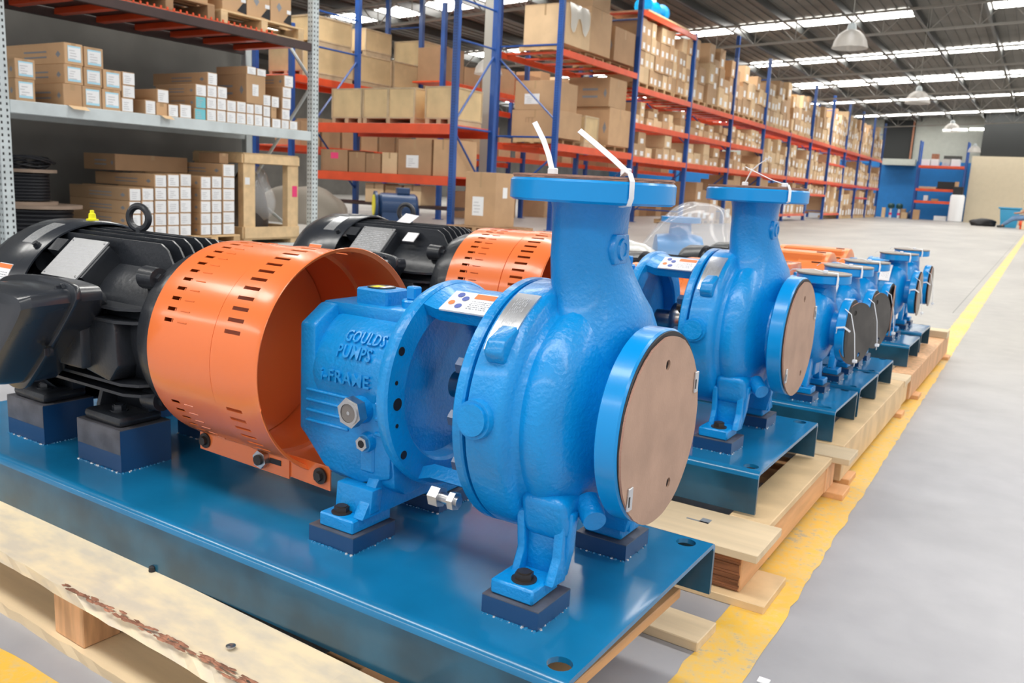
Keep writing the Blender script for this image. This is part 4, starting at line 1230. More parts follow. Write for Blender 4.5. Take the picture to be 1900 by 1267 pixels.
SHEETS = {}
def carton(x0, x1, y0, y1, z0, z1, label, group=None, face='x', kind='w', m='carton', name='carton', cat='box', lod=0, rot=0):
    cx, cy = (x0 + x1) / 2, (y0 + y1) / 2
    sx, sy, sz = x1 - x0, y1 - y0, z1 - z0
    mb = MB(); mb.box(-sx / 2, sx / 2, -sy / 2, sy / 2, 0, sz, bev=min(.004, sx * .02), m=m)
    hx = sx / 2; 
    def P(u, v, d=.0015):   # u,v in 0..1 on the front face
        if face == 'x': return Vector((hx + d, -sy / 2 + u * sy, v * sz))
        return Vector((-sx / 2 + u * sx, -sy / 2 - d, v * sz))
    def rect(mb_, u0, u1, v0, v1, mm, d=.0015): mb_.quad([P(u0, v0, d), P(u1, v0, d), P(u1, v1, d), P(u0, v1, d)], mm)
    lab_m = {'w': 'label_white', 'b': 'label_blue', 'c': 'label_cyan', 's': 'label_white', 'f': 'label_white', 'p': 'label_pink'}.get(kind)
    if lod == 2 and lab_m: rect(mb, .30, .72, .12, .50, lab_m)
    o = mb.done(name, None, None, smooth=False, loc=(cx, cy, z0), rz=rot)
    tag(o, label, cat, group)
    if lod == 2: return o
    rs = random.Random(int((x0 * 7 + y0 * 13 + z0 * 17) * 1000))
    if lab_m:
        lb = MB()
        r4 = {'w': (.06, .97, .06, .95), 'b': (.17, .88, .14, .88), 'c': (.05, .97, .05, .95), 's': (.30, .62, .28, .68), 'f': (.25, .62, .2, .55), 'p': (.38, .66, .58, .86)}[kind]
        rect(lb, *r4, lab_m)
        if kind in 'wbcsf':
            u0, u1, v0, v1 = r4
            if kind == 'b': rect(lb, u0 + .02, u1 - .02, v0 + .14 * (v1 - v0), v1 - .10 * (v1 - v0), 'label_white', .0022)
            for q in range(4 if lod == 0 else 2):
                vv = v0 + (v1 - v0) * (.16 + .17 * q); a_ = u0 + (u1 - u0) * rs.uniform(.08, .2); b_ = a_ + (u1 - u0) * rs.uniform(.3, .6)
                rect(lb, a_, b_, vv, vv + (v1 - v0) * .05, 'print_faint', .003)
        lb.done('label', None, o, smooth=False)
    if kind in ('n', 's', 'o', 'p', 'f') or lod == 0:
        tb = MB()
        if face == 'x':
            P3_ = [(-sx / 2, 0, sz + .0008), (hx + .0008, 0, sz + .0008), (hx + .0008, 0, sz * .72)]
            V_ = [[tb.bm.verts.new((p[0], q, p[2])) for q in (-.022, .022)] for p in P3_]
        else:
            P3_ = [(0, sy / 2, sz + .0008), (0, -sy / 2 - .0008, sz + .0008), (0, -sy / 2 - .0008, sz * .72)]
            V_ = [[tb.bm.verts.new((q, p[1], p[2])) for q in (-.022, .022)] for p in P3_]
        for A_, B_ in zip(V_, V_[1:]): tb.face([A_[0], A_[1], B_[1], B_[0]], tb.mi('tape'))
        if face == 'x' and lod == 0 and sx > .55:
            pm = MB()
            for q in range(2): pm.quad([(-sx * .15, -sy / 2 - .001, sz * (.30 + .25 * q)), (sx * .22, -sy / 2 - .001, sz * (.30 + .25 * q)), (sx * .22, -sy / 2 - .001, sz * (.38 + .25 * q)), (-sx * .15, -sy / 2 - .001, sz * (.38 + .25 * q))], 'print_grey')
            pm.quad([(sx * .36, -sy / 2 - .001, sz * .45), (sx * .40, -sy / 2 - .001, sz * .3), (sx * .44, -sy / 2 - .001, sz * .45), (sx * .40, -sy / 2 - .001, sz * .62)], 'print_grey')
            tag(pm.done('printed_mark', None, o, smooth=False), kind='stuff')
        tb.done('tape', None, o, smooth=False)
    if kind == 'o':
        fb_ = MB(); V_ = [[fb_.bm.verts.new(p) for p in q] for q in (((hx + .0005, -sy / 2, .003), (hx + .0005, sy / 2, .003)), ((hx + .055, -sy / 2 + .01, .002), (hx + .055, sy / 2, .002)), ((hx + .115, -sy / 2 + .02, -.03), (hx + .12, sy / 2, -.035)))]
        for A_, B_ in zip(V_, V_[1:]): fb_.face([A_[0], B_[0], B_[1], A_[1]], fb_.mi('carton_light'))
        fb_.done('flap', None, o, smooth=False)
    return o

PAL = {}
def pallet(x, y, z, rz, label, group, key='std', L=1.1, Wd=1.0, hh=.125, m='rack_pallet'):
    k = (key, L, Wd)
    if k in PAL:
        return copy_tree(PAL[k], loc=(x, y, z), rz=rz, label=label, group=group)
    t = thing('pallet', label, 'pallet', (x, y, z), rz, group)
    for j in range(5):
        yy = -Wd / 2 + .05 + j * (Wd - .1) / 4
        board(t, -L / 2, L / 2, yy - .05, yy + .05, hh - .02, hh, m)
    for j in range(3):
        xx = -L / 2 + .045 + j * (L - .09) / 2
        board(t, xx - .045, xx + .045, -Wd / 2, Wd / 2, .0205, hh - .0205, m, 'stringer')
    for j in range(3):
        yy = -Wd / 2 + .05 + j * (Wd - .1) / 2
        board(t, -L / 2, L / 2, yy - .05, yy + .05, 0, .02, m, 'bottom_board')
    PAL[k] = t
    return t
def crate(x0, x1, y0, y1, z0, z1, label, group=None, split=0, split_side=None):
    """plywood case with battens, on its own runners"""
    t = thing('wooden_crate', label, 'crate', ((x0 + x1) / 2, (y0 + y1) / 2, z0), 0, group)
    sx, sy, sz = x1 - x0, y1 - y0, z1 - z0
    b0 = .10
    mb = MB(); mb.box(-sx / 2 + .012, sx / 2 - .012, -sy / 2 + .012, sy / 2 - .012, b0, sz, bev=.003, m='crate_ply'); mb.done('case', None, t, smooth=False)
    for s in (-1, 1):
        for q in (-1, 1):
            mb = MB(); mb.box(s * sx / 2 - s * .035 if s > 0 else -sx / 2, sx / 2 if s > 0 else -sx / 2 + .035, (q * sy / 2 - .035) if q > 0 else -sy / 2, sy / 2 if q > 0 else -sy / 2 + .035, b0, sz, m='crate_batten'); mb.done('corner_batten', None, t, smooth=False)
    for z_ in (b0, sz - .03):
        for s in (-1, 1):
            mb = MB(); mb.box(-sx / 2 + .036, sx / 2 - .036, min(s * sy / 2, s * (sy / 2 - .011)), max(s * sy / 2, s * (sy / 2 - .011)), z_, z_ + .03, m='crate_batten'); mb.done('batten', None, t, smooth=False)
            mb = MB(); mb.box(min(s * sx / 2, s * (sx / 2 - .011)), max(s * sx / 2, s * (sx / 2 - .011)), -sy / 2 + .036, sy / 2 - .036, z_, z_ + .03, m='crate_batten'); mb.done('batten', None, t, smooth=False)
    for j in range(split):
        xx = -sx / 2 + sx * (j + 1) / (split + 1)
        mb = MB(); mb.box(xx - .03, xx + .03, -sy / 2, -sy / 2 + .011, b0 + .03, sz - .03, m='crate_batten'); mb.done('batten', None, t, smooth=False)
    for s in (-1, 0, 1):
        mb = MB(); mb.box(s * (sx / 2 - .06) - .05, s * (sx / 2 - .06) + .05, -sy / 2 + .01, sy / 2 - .01, 0, b0 - .001, m='crate_batten'); mb.done('runner', None, t, smooth=False)
    return t

# ---- grey shelving along the left wall (front plane x = -7.6)
G = thing('storage_rack', 'grey punched-post storage rack against the dim left wall', 'rack', (0, 0, 0))
for y in (4.04, 7.70):
    for x in (-7.645, -8.80): post(G, x, y, 3.6, 'rack_grey', holes='x' if x > -8 else None)
    brace(G, (-8.76, y, 3.3), (-7.69, y, 2.1), 'rack_grey', .02); brace(G, (-7.69, y, 2.0), (-8.76, y, .8), 'rack_grey', .02); brace(G, (-8.76, y, .7), (-7.69, y, .12), 'rack_grey', .02)
for x0 in (-7.645, -8.80):
    beam(G, x0 - .02, x0 + .035, 4.095, 7.645, 1.375, 1.485, 'rack_grey')
    beam(G, x0 - .02, x0 + .035, 2.4, 3.985, 1.375, 1.485, 'rack_grey')
    beam(G, x0 - .02, x0 + .035, 4.095, 7.645, 2.41, 2.50, 'brown_beam')
beam(G, -8.72, -7.67, 2.5, 7.64, 1.450, 1.483, 'rack_grey', 'shelf_deck')
for k in range(8):
    y = 4.35 + k * .45
    beam(G, -8.75, -7.68, y - .05, y + .05, 2.44, 2.50, 'rack_orange', 'deck_support')
mb = MB()
for k in range(26):
    y = 5.15 + k * .075
    mb.box(-7.625, -7.615, y, y + .018, 2.503, 2.535)
mb.box(-7.625, -7.615, 5.15, 7.10, 2.500, 2.508)
tag(mb.done('deck_tooth', 'rack_orange', G, smooth=False), kind='stuff')
beam(G, -8.75, -7.63, 4.1, 7.64, 2.5005, 2.503, 'brown_beam', 'shelf_deck')

def place_list(L_, zoff, xf, where, gname, lvl):
    tiers = []
    for b_ in sorted(L_, key=lambda q: q[2]):
        tiers.append(b_)
    # tier number = how many boxes lie below it
    rec = []
    for y0, y1, z0, z1, d, k in tiers:
        tr = 0
        for r in rec:
            if min(y1, r[1]) - max(y0, r[0]) > .3 * (y1 - y0) and abs(r[3] - z0) < .02: tr = max(tr, r[4] + 1)
        rec.append((y0, y1, z0, z1, tr, d, k))
    kinds = {'b': 'brown carton with blue-framed label', 'w': 'narrow carton, white-label end', 'c': 'carton with cyan label end', 's': 'large brown carton with small label', 'n': 'plain brown carton', 'o': 'torn open brown carton'}
    for tr in sorted({r[4] for r in rec}):
        row = sorted([r for r in rec if r[4] == tr])
        for j, (y0, y1, z0, z1, tr_, d, k) in enumerate(row):
            nm = 'bottom' if tr == 0 else ordn(tr)
            lab = '%s, %s from left, %s layer, %s' % (kinds[k], ordn(j), nm, where)
            carton(xf - d + random.uniform(-.012, .0), xf, y0 + .003, y1 - .003, z0 + zoff + .0005, z1 + zoff - .0005, lab, gname, 'x', k)
UP = None
LO = None
UP = [(4.601, 4.784, 1.485, 1.68, 0.7, 'o'), (5.555, 5.687, 1.485, 1.61, 0.55, 'o'), (5.827, 5.974, 1.485, 1.625, 0.4, 'w'), (5.174, 5.305, 1.485, 1.617, 0.5, 'w'), (4.783, 4.977, 1.485, 1.68, 0.6, 'b'), (5.691, 5.816, 1.485, 1.609, 0.4, 'w'), (7.065, 7.205, 1.485, 1.59, 0.4, 'w'), (4.978, 5.174, 1.485, 1.674, 0.6, 'b'), (6.009, 6.156, 1.485, 1.602, 0.5, 'c'), (7.208, 7.333, 1.485, 1.587, 0.4, 'w'), (6.161, 6.29, 1.485, 1.608, 0.5, 'w'), (7.336, 7.467, 1.485, 1.586, 0.4, 'w'), (6.934, 7.045, 1.485, 1.596, 0.4, 'w'), (6.807, 6.929, 1.485, 1.611, 0.5, 'w'), (6.695, 6.804, 1.485, 1.609, 0.5, 'w'), (6.292, 6.419, 1.485, 1.608, 0.5, 'w'), (4.174, 4.351, 1.485, 1.671, 0.6, 'b'), (6.554, 6.692, 1.485, 1.608, 0.5, 'w'), (6.422, 6.552, 1.485, 1.606, 0.5, 'w'), (7.057, 7.143, 1.59, 1.71, 0.4, 'n'), (7.214, 7.345, 1.587, 1.711, 0.5, 'w'), (5.43, 5.551, 1.485, 1.623, 0.4, 'w'), (6.935, 7.045, 1.596, 1.716, 0.4, 'w'), (6.024, 6.159, 1.602, 1.725, 0.6, 'c'), (5.569, 5.706, 1.61, 1.743, 0.4, 'w'), (6.163, 6.295, 1.608, 1.73, 0.5, 'w'), (6.297, 6.424, 1.608, 1.732, 0.5, 'w'), (5.187, 5.326, 1.617, 1.737, 0.5, 'w'), (6.696, 6.805, 1.609, 1.717, 0.5, 'w'), (6.807, 6.929, 1.611, 1.722, 0.5, 'w'), (6.426, 6.558, 1.606, 1.727, 0.5, 'w'), (6.561, 6.694, 1.608, 1.729, 0.5, 'w'), (4.995, 5.187, 1.674, 1.855, 0.6, 'b'), (4.619, 4.801, 1.68, 1.852, 0.9, 'b'), (4.804, 4.99, 1.68, 1.848, 0.6, 'b'), (4.179, 4.361, 1.671, 1.839, 0.6, 'b'), (7.057, 7.178, 1.71, 1.836, 0.4, 'w'), (7.219, 7.362, 1.711, 1.836, 0.5, 'w'), (6.935, 7.051, 1.716, 1.84, 0.4, 'w'), (6.026, 6.166, 1.725, 1.847, 0.65, 'w'), (6.699, 6.978, 1.722, 2.032, 0.8, 's'), (6.171, 6.302, 1.73, 1.853, 0.5, 'w'), (5.191, 5.33, 1.737, 1.859, 0.5, 'w'), (6.304, 6.438, 1.732, 1.855, 0.5, 'w'), (4.627, 4.809, 1.852, 2.039, 1.0, 'b'), (7.225, 7.368, 1.836, 1.959, 0.5, 'w'), (4.814, 5.007, 1.848, 2.031, 0.6, 'b'), (6.18, 6.309, 1.853, 1.984, 0.9, 'w'), (7.251, 7.397, 1.959, 2.092, 0.6, 'w'), (6.705, 6.84, 2.032, 2.118, 0.5, 'w'), (6.846, 6.984, 2.032, 2.111, 0.5, 'w')]
LO = [(6.352, 6.521, 0.277, 0.402, 1.0, 'w'), (5.799, 5.944, 0.277, 0.389, 0.6, 'w'), (6.201, 6.342, 0.277, 0.397, 0.7, 'w'), (5.649, 5.795, 0.277, 0.387, 0.6, 'w'), (6.059, 6.196, 0.277, 0.396, 0.7, 'w'), (5.499, 5.642, 0.277, 0.386, 0.6, 'w'), (5.353, 5.492, 0.277, 0.384, 1.0, 'w'), (5.211, 5.346, 0.277, 0.383, 1.0, 'w'), (5.802, 5.947, 0.389, 0.519, 0.6, 'w'), (5.653, 5.798, 0.387, 0.515, 0.6, 'w'), (6.354, 6.523, 0.402, 0.529, 1.0, 'w'), (5.503, 5.646, 0.386, 0.513, 0.6, 'w'), (5.357, 5.496, 0.384, 0.508, 1.0, 'w'), (6.204, 6.344, 0.397, 0.517, 0.7, 'w'), (6.062, 6.199, 0.396, 0.515, 0.7, 'w'), (5.215, 5.35, 0.383, 0.505, 1.0, 'w'), (5.806, 5.95, 0.519, 0.654, 0.6, 'w'), (5.656, 5.801, 0.515, 0.649, 0.6, 'w'), (5.507, 5.65, 0.513, 0.645, 0.6, 'w'), (6.064, 6.201, 0.515, 0.645, 0.7, 'w'), (6.206, 6.346, 0.517, 0.649, 0.7, 'w'), (6.356, 6.524, 0.529, 0.65, 1.0, 'w'), (5.361, 5.5, 0.508, 0.638, 1.0, 'w'), (5.22, 5.355, 0.505, 0.633, 1.0, 'w'), (6.358, 6.526, 0.65, 0.781, 1.0, 'w'), (5.809, 5.953, 0.654, 0.789, 0.6, 'w'), (5.66, 5.805, 0.649, 0.781, 0.6, 'w'), (6.067, 6.203, 0.645, 0.772, 0.7, 'w'), (5.511, 5.653, 0.645, 0.775, 0.6, 'w'), (6.208, 6.348, 0.649, 0.779, 0.7, 'w'), (5.365, 5.504, 0.638, 0.767, 1.0, 'w'), (5.224, 5.359, 0.633, 0.76, 1.0, 'w'), (6.36, 6.528, 0.781, 0.908, 1.0, 'w'), (6.07, 6.206, 0.772, 0.903, 0.7, 'w'), (5.515, 5.657, 0.775, 0.903, 1.0, 'w'), (5.664, 5.808, 0.781, 0.911, 0.6, 'w'), (5.813, 5.957, 0.789, 0.921, 0.6, 'w'), (6.211, 6.35, 0.779, 0.911, 0.7, 'w'), (6.362, 6.529, 0.908, 1.046, 1.0, 'w')]

place_list(UP, .0, -7.66, 'on grey middle shelf', 'cartons on the grey middle shelf', 0)
place_list(LO, .0, -7.66, 'under grey shelf', 'cartons stacked under the grey shelf', 1)
for j in range(2):
    pallet(-8.15, 5.52 + j * .72, .15, PI / 2, 'worn pallet under the white-ended cartons, %s one' % ('near' if j == 0 else 'far'), 'pallets under the grey shelf', L=.70, Wd=1.0)
beam(G, -7.68, -7.625, 4.095, 7.645, .04, .145, 'rack_grey'); beam(G, -8.82, -8.765, 4.095, 7.645, .04, .145, 'rack_grey')
beam(G, -8.76, -7.69, 4.1, 7.64, .12, .1495, 'rack_grey', 'shelf_deck')
# boxes lying behind the low stack
carton(-8.75, -8.2, 5.45, 6.33, .922, 1.09, 'long dark carton lying across the back of the low carton stack', None, 'x', 'n', 'carton_dark')
carton(-8.1, -7.75, 6.40, 6.52, 1.05, 1.16, 'small brown carton on top of right end of low stack', None, 'x', 'n', 'carton_dark')
# upper pallets and cartons with black corner marks
for j, y in enumerate((6.98, 5.75)):
    pallet(-8.15, y, 2.504, PI / 2, 'pallet on the top grey shelf, %s' % ('beside the punched post' if j == 0 else 'darker, left of the other'), 'pallets on the top grey shelf', key='top%d' % j, L=1.2 if j == 0 else 1.1, Wd=.95, hh=.15 if j == 0 else .17, m='wood_beam' if j == 0 else 'carton_dark')
for j, (y0, y1) in enumerate(((6.42, 6.74), (6.75, 7.08), (7.09, 7.40))):
    o = carton(-8.1, -7.70, y0, y1, 2.656, 3.15, 'brown carton with black corner mark, %s of three on top pallet' % ordn(j), 'black-cornered cartons on the top shelf', 'x', 'n', 'carton')
    mb = MB(); w_ = y1 - y0
    mb.quad([(.2015, w_ * .5, .002), (.2015, w_ * .5, .12), (.2015, w_ * .35, .11), (.2015, w_ * .1, .02)], 'black'); mb.quad([(.202, w_ * .28, .12), (.202, w_ * .48, .12), (.202, w_ * .48, .16), (.202, w_ * .28, .16)], 'label_white')
    mb.quad([(.2015, -.07, .17), (.2015, -.03, .12), (.2015, .01, .17), (.2015, -.03, .22)], 'print_grey'); mb.quad([(.2015, -.07, .27), (.2015, .01, .27), (.2015, .01, .31), (.2015, -.07, .31)], 'print_grey')
    tag(mb.done('printed_mark', None, o, smooth=False), kind='stuff')
carton(-8.1, -7.72, 5.35, 5.85, 2.675, 3.0, 'wide brown carton with white label on dark top pallet', None, 'x', 'f')
carton(-8.1, -7.72, 5.87, 6.25, 2.675, 2.95, 'smaller brown carton with white label on dark top pallet', None, 'x', 'f')
# cable reels
def reel(x, y, z, r, hh, label, cable=True):
    t = thing('cable_reel', label, 'cable reel', (x, y, z))
    for z_ in (0, hh - .03): 
        mb = MB(); mb.lathe([(z_, r), (z_ + .03, r)], (0, 0, 0), 'z', 40); mb.done('flange', 'reel_wood', t)
    mb = MB()
    pr = []
    k = 9
    for j in range(k):
        za = .034 + (hh - .068) * j / k; dz = (hh - .068) / k
        pr += [(za + .001, r * .76), (za + dz * .3, r * .80), (za + dz * .7, r * .80), (za + dz - .001, r * .76)]
    mb.lathe(pr, (0, 0, 0), 'z', 36); mb.done('wound_cable', 'cable_black', t)
    if cable:
        mb = MB(); rs = random.Random(5)
        for j in range(9):
            pts = []; rr = rs.uniform(.5, .95) * r; oz = rs.uniform(.02, .09); ph = rs.uniform(0, 6)
            for q in range(20):
                a = 2 * PI * q / 20
                pts.append((rr * math.cos(a + ph) * rs.uniform(.93, 1.05), rr * math.sin(a + ph) * rs.uniform(.9, 1.05), hh + oz + .03 * math.sin(2 * a + ph)))
            mb.tube(pts, .009, n=6, closed=True)
        mb.done('loose_cable', 'cable_black', t)
reel(-8.22, 4.62, .1505, .40, .42, 'lower cable reel of black cable behind the nearest motor', False)
reel(-8.25, 4.50, .571, .31, .33, 'upper cable reel with loose black cable coiled on top')
# open wooden crate with wrapped machine
t = thing('wooden_crate', 'open-framed wooden crate holding a wrapped machine beside the punched post', 'crate', (-8.15, 7.13, .1505))
cx0, cx1, cy0, cy1, ch = -.42, .42, -.42, .42, 1.02
for x in (cx0, cx1):
    for y in (cy0, cy1): board(t, x if x < 0 else x - .09, x + .09 if x < 0 else x, y if y < 0 else y - .17, y + .17 if y < 0 else y, .07, ch, 'wood_beam', 'frame_post')
for z0_, z1_ in ((.07, .20), (ch - .10, ch)):
    board(t, cx1, cx1 + .02, cy0, cy1, z0_, z1_, 'wood_beam', 'rail'); board(t, cx0 - .02, cx0, cy0, cy1, z0_, z1_, 'wood_beam', 'rail')
    board(t, cx0, cx1, cy0 - .02, cy0, z0_, z1_, 'wood_beam', 'rail'); board(t, cx0, cx1, cy1, cy1 + .02, z0_, z1_, 'wood_beam', 'rail')
board(t, cx0, cx1, cy0, cy1, .05, .069, 'wood_beam', 'floor_board')
board(t, cx0, cx1, cy0, cy1, ch + .0005, ch + .015, 'wood_beam', 'lid')
board(t, cx0, cx1, cy0 + .02, cy0 + .12, .0, .049, 'wood_beam', 'runner'); board(t, cx0, cx1, cy1 - .12, cy1 - .02, .0, .049, 'wood_beam', 'runner')
mb = MB(); mb.quad([(cx1 + .002, .32, .55), (cx1 + .002, .40, .55), (cx1 + .002, .40, .68), (cx1 + .002, .32, .68)], 'label_pink'); mb.done('printed_mark', None, t, smooth=False)
mb = MB(); mb.quad([(cx1 + .002, -.40, .68), (cx1 + .002, -.33, .68), (cx1 + .002, -.33, .76), (cx1 + .002, -.40, .76)], 'label_white'); mb.done('label', None, t, smooth=False)
mb = MB(); mb.lathe([(.08, .24), (.35, .25), (.6, .20), (.8, .12), (.88, .03)], (0, 0, 0), 'z', 16, m='bolt_dark')
wm = mb.done('wrapped_machine', None, t)
def blob(parent, c, rx, ry, rz_, m, name, seed=1, amp=.12, n=3, kind=None):
    mb = MB(); bmesh.ops.create_icosphere(mb.bm, subdivisions=n, radius=1); mb.mi(m)
    rs = random.Random(seed); ks = [(Vector((rs.uniform(-1, 1), rs.uniform(-1, 1), rs.uniform(-1, 1))) * rs.uniform(2, 7), rs.uniform(0, 6)) for _ in range(9)]
    for v in mb.bm.verts:
        p = v.co.copy(); d = 1 + amp * sum(math.sin(p.dot(k) + f) for k, f in ks) / 4
        v.co = Vector((c[0] + p.x * rx * d, c[1] + p.y * ry * d, max(c[2] + p.z * rz_ * d, c[2] - rz_ * .8)))
    return mb.done(name, None, parent, sharp=60)
blob(t, (0, 0, .48), .30, .30, .40, 'film', 'plastic_film', 3, .22, 4)

# ---- cross rack facing the camera (front plane y = 13.85)
XR = thing('pallet_rack', 'blue and orange pallet rack facing the camera beyond the grey rack', 'rack', (0, 0, 0))
for x in (-13.7, -9.98):
    for y in (13.85, 15.2): post(XR, x, y, 6.3, 'rack_blue', .12, .10, holes='y' if x > -11 and y < 14 else None)
    for z in (2.02, 3.66, 4.40): brace(XR, (x, 13.9, z), (x, 15.15, z), 'rack_blue', .022)
    brace(XR, (x, 13.9, 2.15), (x, 15.15, 3.5), 'rack_blue', .022); brace(XR, (x, 15.15, .7), (x, 13.9, 1.9), 'rack_blue', .022)
for z0_, z1_ in ((1.87, 2.07), (.88, 1.06)):
    for y in (13.83, 15.2): beam(XR, -13.635, -10.045, y - .03, y + .03, z0_, z1_, 'rack_orange')
    beam(XR, -13.63, -10.05, 13.87, 15.16, z1_ - .03, z1_ - .001, 'rack_orange', 'shelf_deck')
crate(-13.25, -12.40, 13.9, 15.0, 2.071, 2.78, 'pale plywood crate, left of the pair on cross rack top beam', 'plywood crates on the cross rack')
crate(-12.38, -11.0, 13.9, 15.0, 2.071, 2.78, 'long plywood crate with yellow mark, right of the pair', 'plywood crates on the cross rack', split=1)
crate(-10.78, -10.10, 13.95, 15.0, 2.071, 2.80, 'plywood crate with two paper labels by the blue post', 'plywood crates on the cross rack')
for j, (x0, x1, z1_, m_, k_, lb_) in enumerate(((-13.6, -12.82, 1.52, 'carton_dark', 'p', 'small brown carton with pink sticker on lower orange beam'), (-12.78, -12.32, 1.48, 'carton_dark', 'n', 'plain dark carton beside the pink-sticker carton'), (-12.30, -11.9, 1.46, 'carton_dark', 'n', 'dark low carton in middle of lower cross shelf'), (-11.86, -11.46, 1.49, 'carton_light', 'n', 'pale low carton left of the tall labelled carton'), (-11.43, -10.58, 1.77, 'carton_dark', 'f', 'tall brown carton with white and orange labels on lower cross shelf'), (-10.53, -10.06, 1.78, 'carton', 'n', 'tall brown carton behind the blue post'))):
    carton(x0, x1, 13.95, 14.8, 1.061, z1_, lb_, 'cartons on the lower cross shelf', 'y', k_, m_)
# under the cross rack: tarp heap, navy motor, sacks
tp_ = blob(None, (-12.95, 12.75, .0), 1.25, .6, .68, 'grey_cloth', 'tarp_heap', 4, .22, 4)
tag(tp_, 'grey-brown tarpaulin heap on the floor under the cross rack', 'tarpaulin')
t = thing('electric_motor', 'navy pump motor with yellow flange cover on the floor by blue post', 'motor', (-10.8, 13.0, 0), .85)
mb = MB(); mb.box(-.55, .7, -.25, .25, 0, .1, m='bolt_dark'); mb.done('base_frame', None, t)
mb = MB(); mb.lathe([(-.25, .20), (-.20, .24), (.45, .24), (.5, .2)], (0, 0, .45), n=28); mb.box(-.2, .4, -.2, .2, .1, .35); mb.done('motor_body', 'motor_navy', t)
mb = MB(); mb.lathe([(-.33, .22), (-.33, .27), (-.28, .27), (-.28, .2)], (0, 0, .45), n=28); mb.done('flange', 'motor_navy', t)
mb = MB(); mb.cyl((-.345, 0, .45), (-.332, 0, .45), .20, n=28); mb.done('flange_cover', 'print_yellow', t)
mb = MB(); mb.box(.1, .35, -.1, .1, .68, .80, bev=.01); mb.done('junction_box', 'motor_navy', t)
carton(-12.35, -11.85, 14.0, 14.5, .45, .85, 'pale carton low behind the tarpaulin heap', 'cartons low in the cross rack', 'y', 'n', 'carton_light')
carton(-11.8, -11.35, 14.0, 14.5, .45, .83, 'orange-brown carton low behind the tarpaulin heap', 'cartons low in the cross rack', 'y', 'n', 'carton')
carton(-11.3, -10.85, 14.0, 14.5, .45, .85, 'pale square carton above the navy motor', 'cartons low in the cross rack', 'y', 'n', 'carton_light')
beam(XR, -13.63, -10.05, 13.9, 14.6, .39, .449, 'brown_beam', 'shelf_deck')
# tall carton on the floor
pallet(-9.1, 13.95, 0, 0, 'dark pallet under the tall floor carton', None, key='flo', L=1.3, Wd=1.1, hh=.15, m='carton_dark')
o = carton(-9.47, -8.78, 13.6, 14.3, .151, 1.17, 'tall brown carton with labels on both faces, standing near floor post', None, 'y', 'f', 'carton')
mb = MB(); mb.quad([(.3465, -.1, .55), (.3465, .06, .55), (.3465, .06, .75), (.3465, -.1, .75)], 'label_white'); mb.done('label', None, o, smooth=False)

# ---- rack of crates further left (front plane x = -14.5)
LR = thing('pallet_rack', 'orange-beamed rack of big crates running away behind the cross rack', 'rack', (0, 0, 0))
for y in (14.0, 18.6, 23.2):
    for x in (-14.55, -15.7): post(LR, x, y, 6.2 if y == 18.6 else 4.2, 'rack_blue', .12, .10)
    for z in (3.9, 4.9): 
        if y == 18.6: brace(LR, (-14.6, y, z), (-15.65, y, z), 'rack_blue', .02)
for y0, y1 in ((14.06, 18.54), (18.66, 23.14)):
    for x in (-14.55, -15.7):
        beam(LR, x - .03, x + .03, y0, y1, 2.98, 3.14, 'rack_orange'); beam(LR, x - .03, x + .03, y0, y1, 1.45, 1.60, 'rack_orange')
    beam(LR, -15.68, -14.56, y0, y1, 3.1, 3.139, 'rack_orange', 'shelf_deck'); beam(LR, -15.68, -14.56, y0, y1, 1.56, 1.599, 'rack_orange', 'shelf_deck')
crate(-15.6, -14.52, 14.3, 15.95, 3.141, 3.85, 'lower large crate nearest on the crate rack', 'large crates on the crate rack')
crate(-15.6, -14.52, 14.6, 15.90, 3.852, 4.50, 'upper large crate nearest on the crate rack', 'large crates on the crate rack')
crate(-15.6, -14.52, 16.10, 17.38, 3.141, 3.88, 'second lower crate along the crate rack', 'large crates on the crate rack')
crate(-15.5, -14.52, 16.38, 17.35, 3.882, 4.50, 'second upper crate, raised on runners, along the crate rack', 'large crates on the crate rack')
crate(-15.6, -14.52, 17.45, 18.48, 3.141, 3.90, 'third pale crate along the crate rack', 'large crates on the crate rack')
crate(-15.6, -14.52, 18.70, 20.0, 3.141, 3.85, 'fourth crate beyond the tall blue post', 'large crates on the crate rack')
crate(-15.6, -14.6, 18.75, 19.9, 3.852, 4.60, 'orange-lit upper crate beyond the tall blue post', 'large crates on the crate rack')
for j in range(6):
    carton(-15.4, -14.56, 14.3 + j * .68, 14.9 + j * .68, 1.601, 2.15 + .1 * (j % 2), 'brown carton, %s along the lower crate rack level' % ordn(j), 'cartons on the lower crate rack level', 'x', 'n', 'carton')

# ---- long rack running down the hall (front plane x = -9.2)
YB = [16.62, 20.66, 24.62, 28.58, 32.5, 36.3, 40.1, 44.0, 47.9, 51.8, 55.7, 59.6]
XF, XB = -9.2, -10.83
LG = thing('pallet_rack', 'long blue and orange pallet rack running down the hall', 'rack', (0, 0, 0))
HT = [6.15, 6.15, 5.5, 6.1, 5.95, 3.6, 5.9, 5.9, 5.9, 5.9, 5.9, 5.9]
for k, y in enumerate(YB):
    for x in (XF - .06, XB): post(LG, x, y, HT[k], 'rack_blue', .12, .10, holes='y' if k == 0 and x > -10 else None)
    for z in ((2.02, 3.96, 5.0) if k == 0 else (.4, 3.2, 5.2)):
        if z < HT[k]: brace(LG, (XF - .1, y, z), (XB + .05, y, z), 'rack_blue', .022)
    brace(LG, (XB + .05, y, 3.7), (XF - .1, y, 2.4), 'rack_blue', .022); brace(LG, (XB + .05, y, .35), (XF - .1, y, 1.6), 'rack_blue', .022)
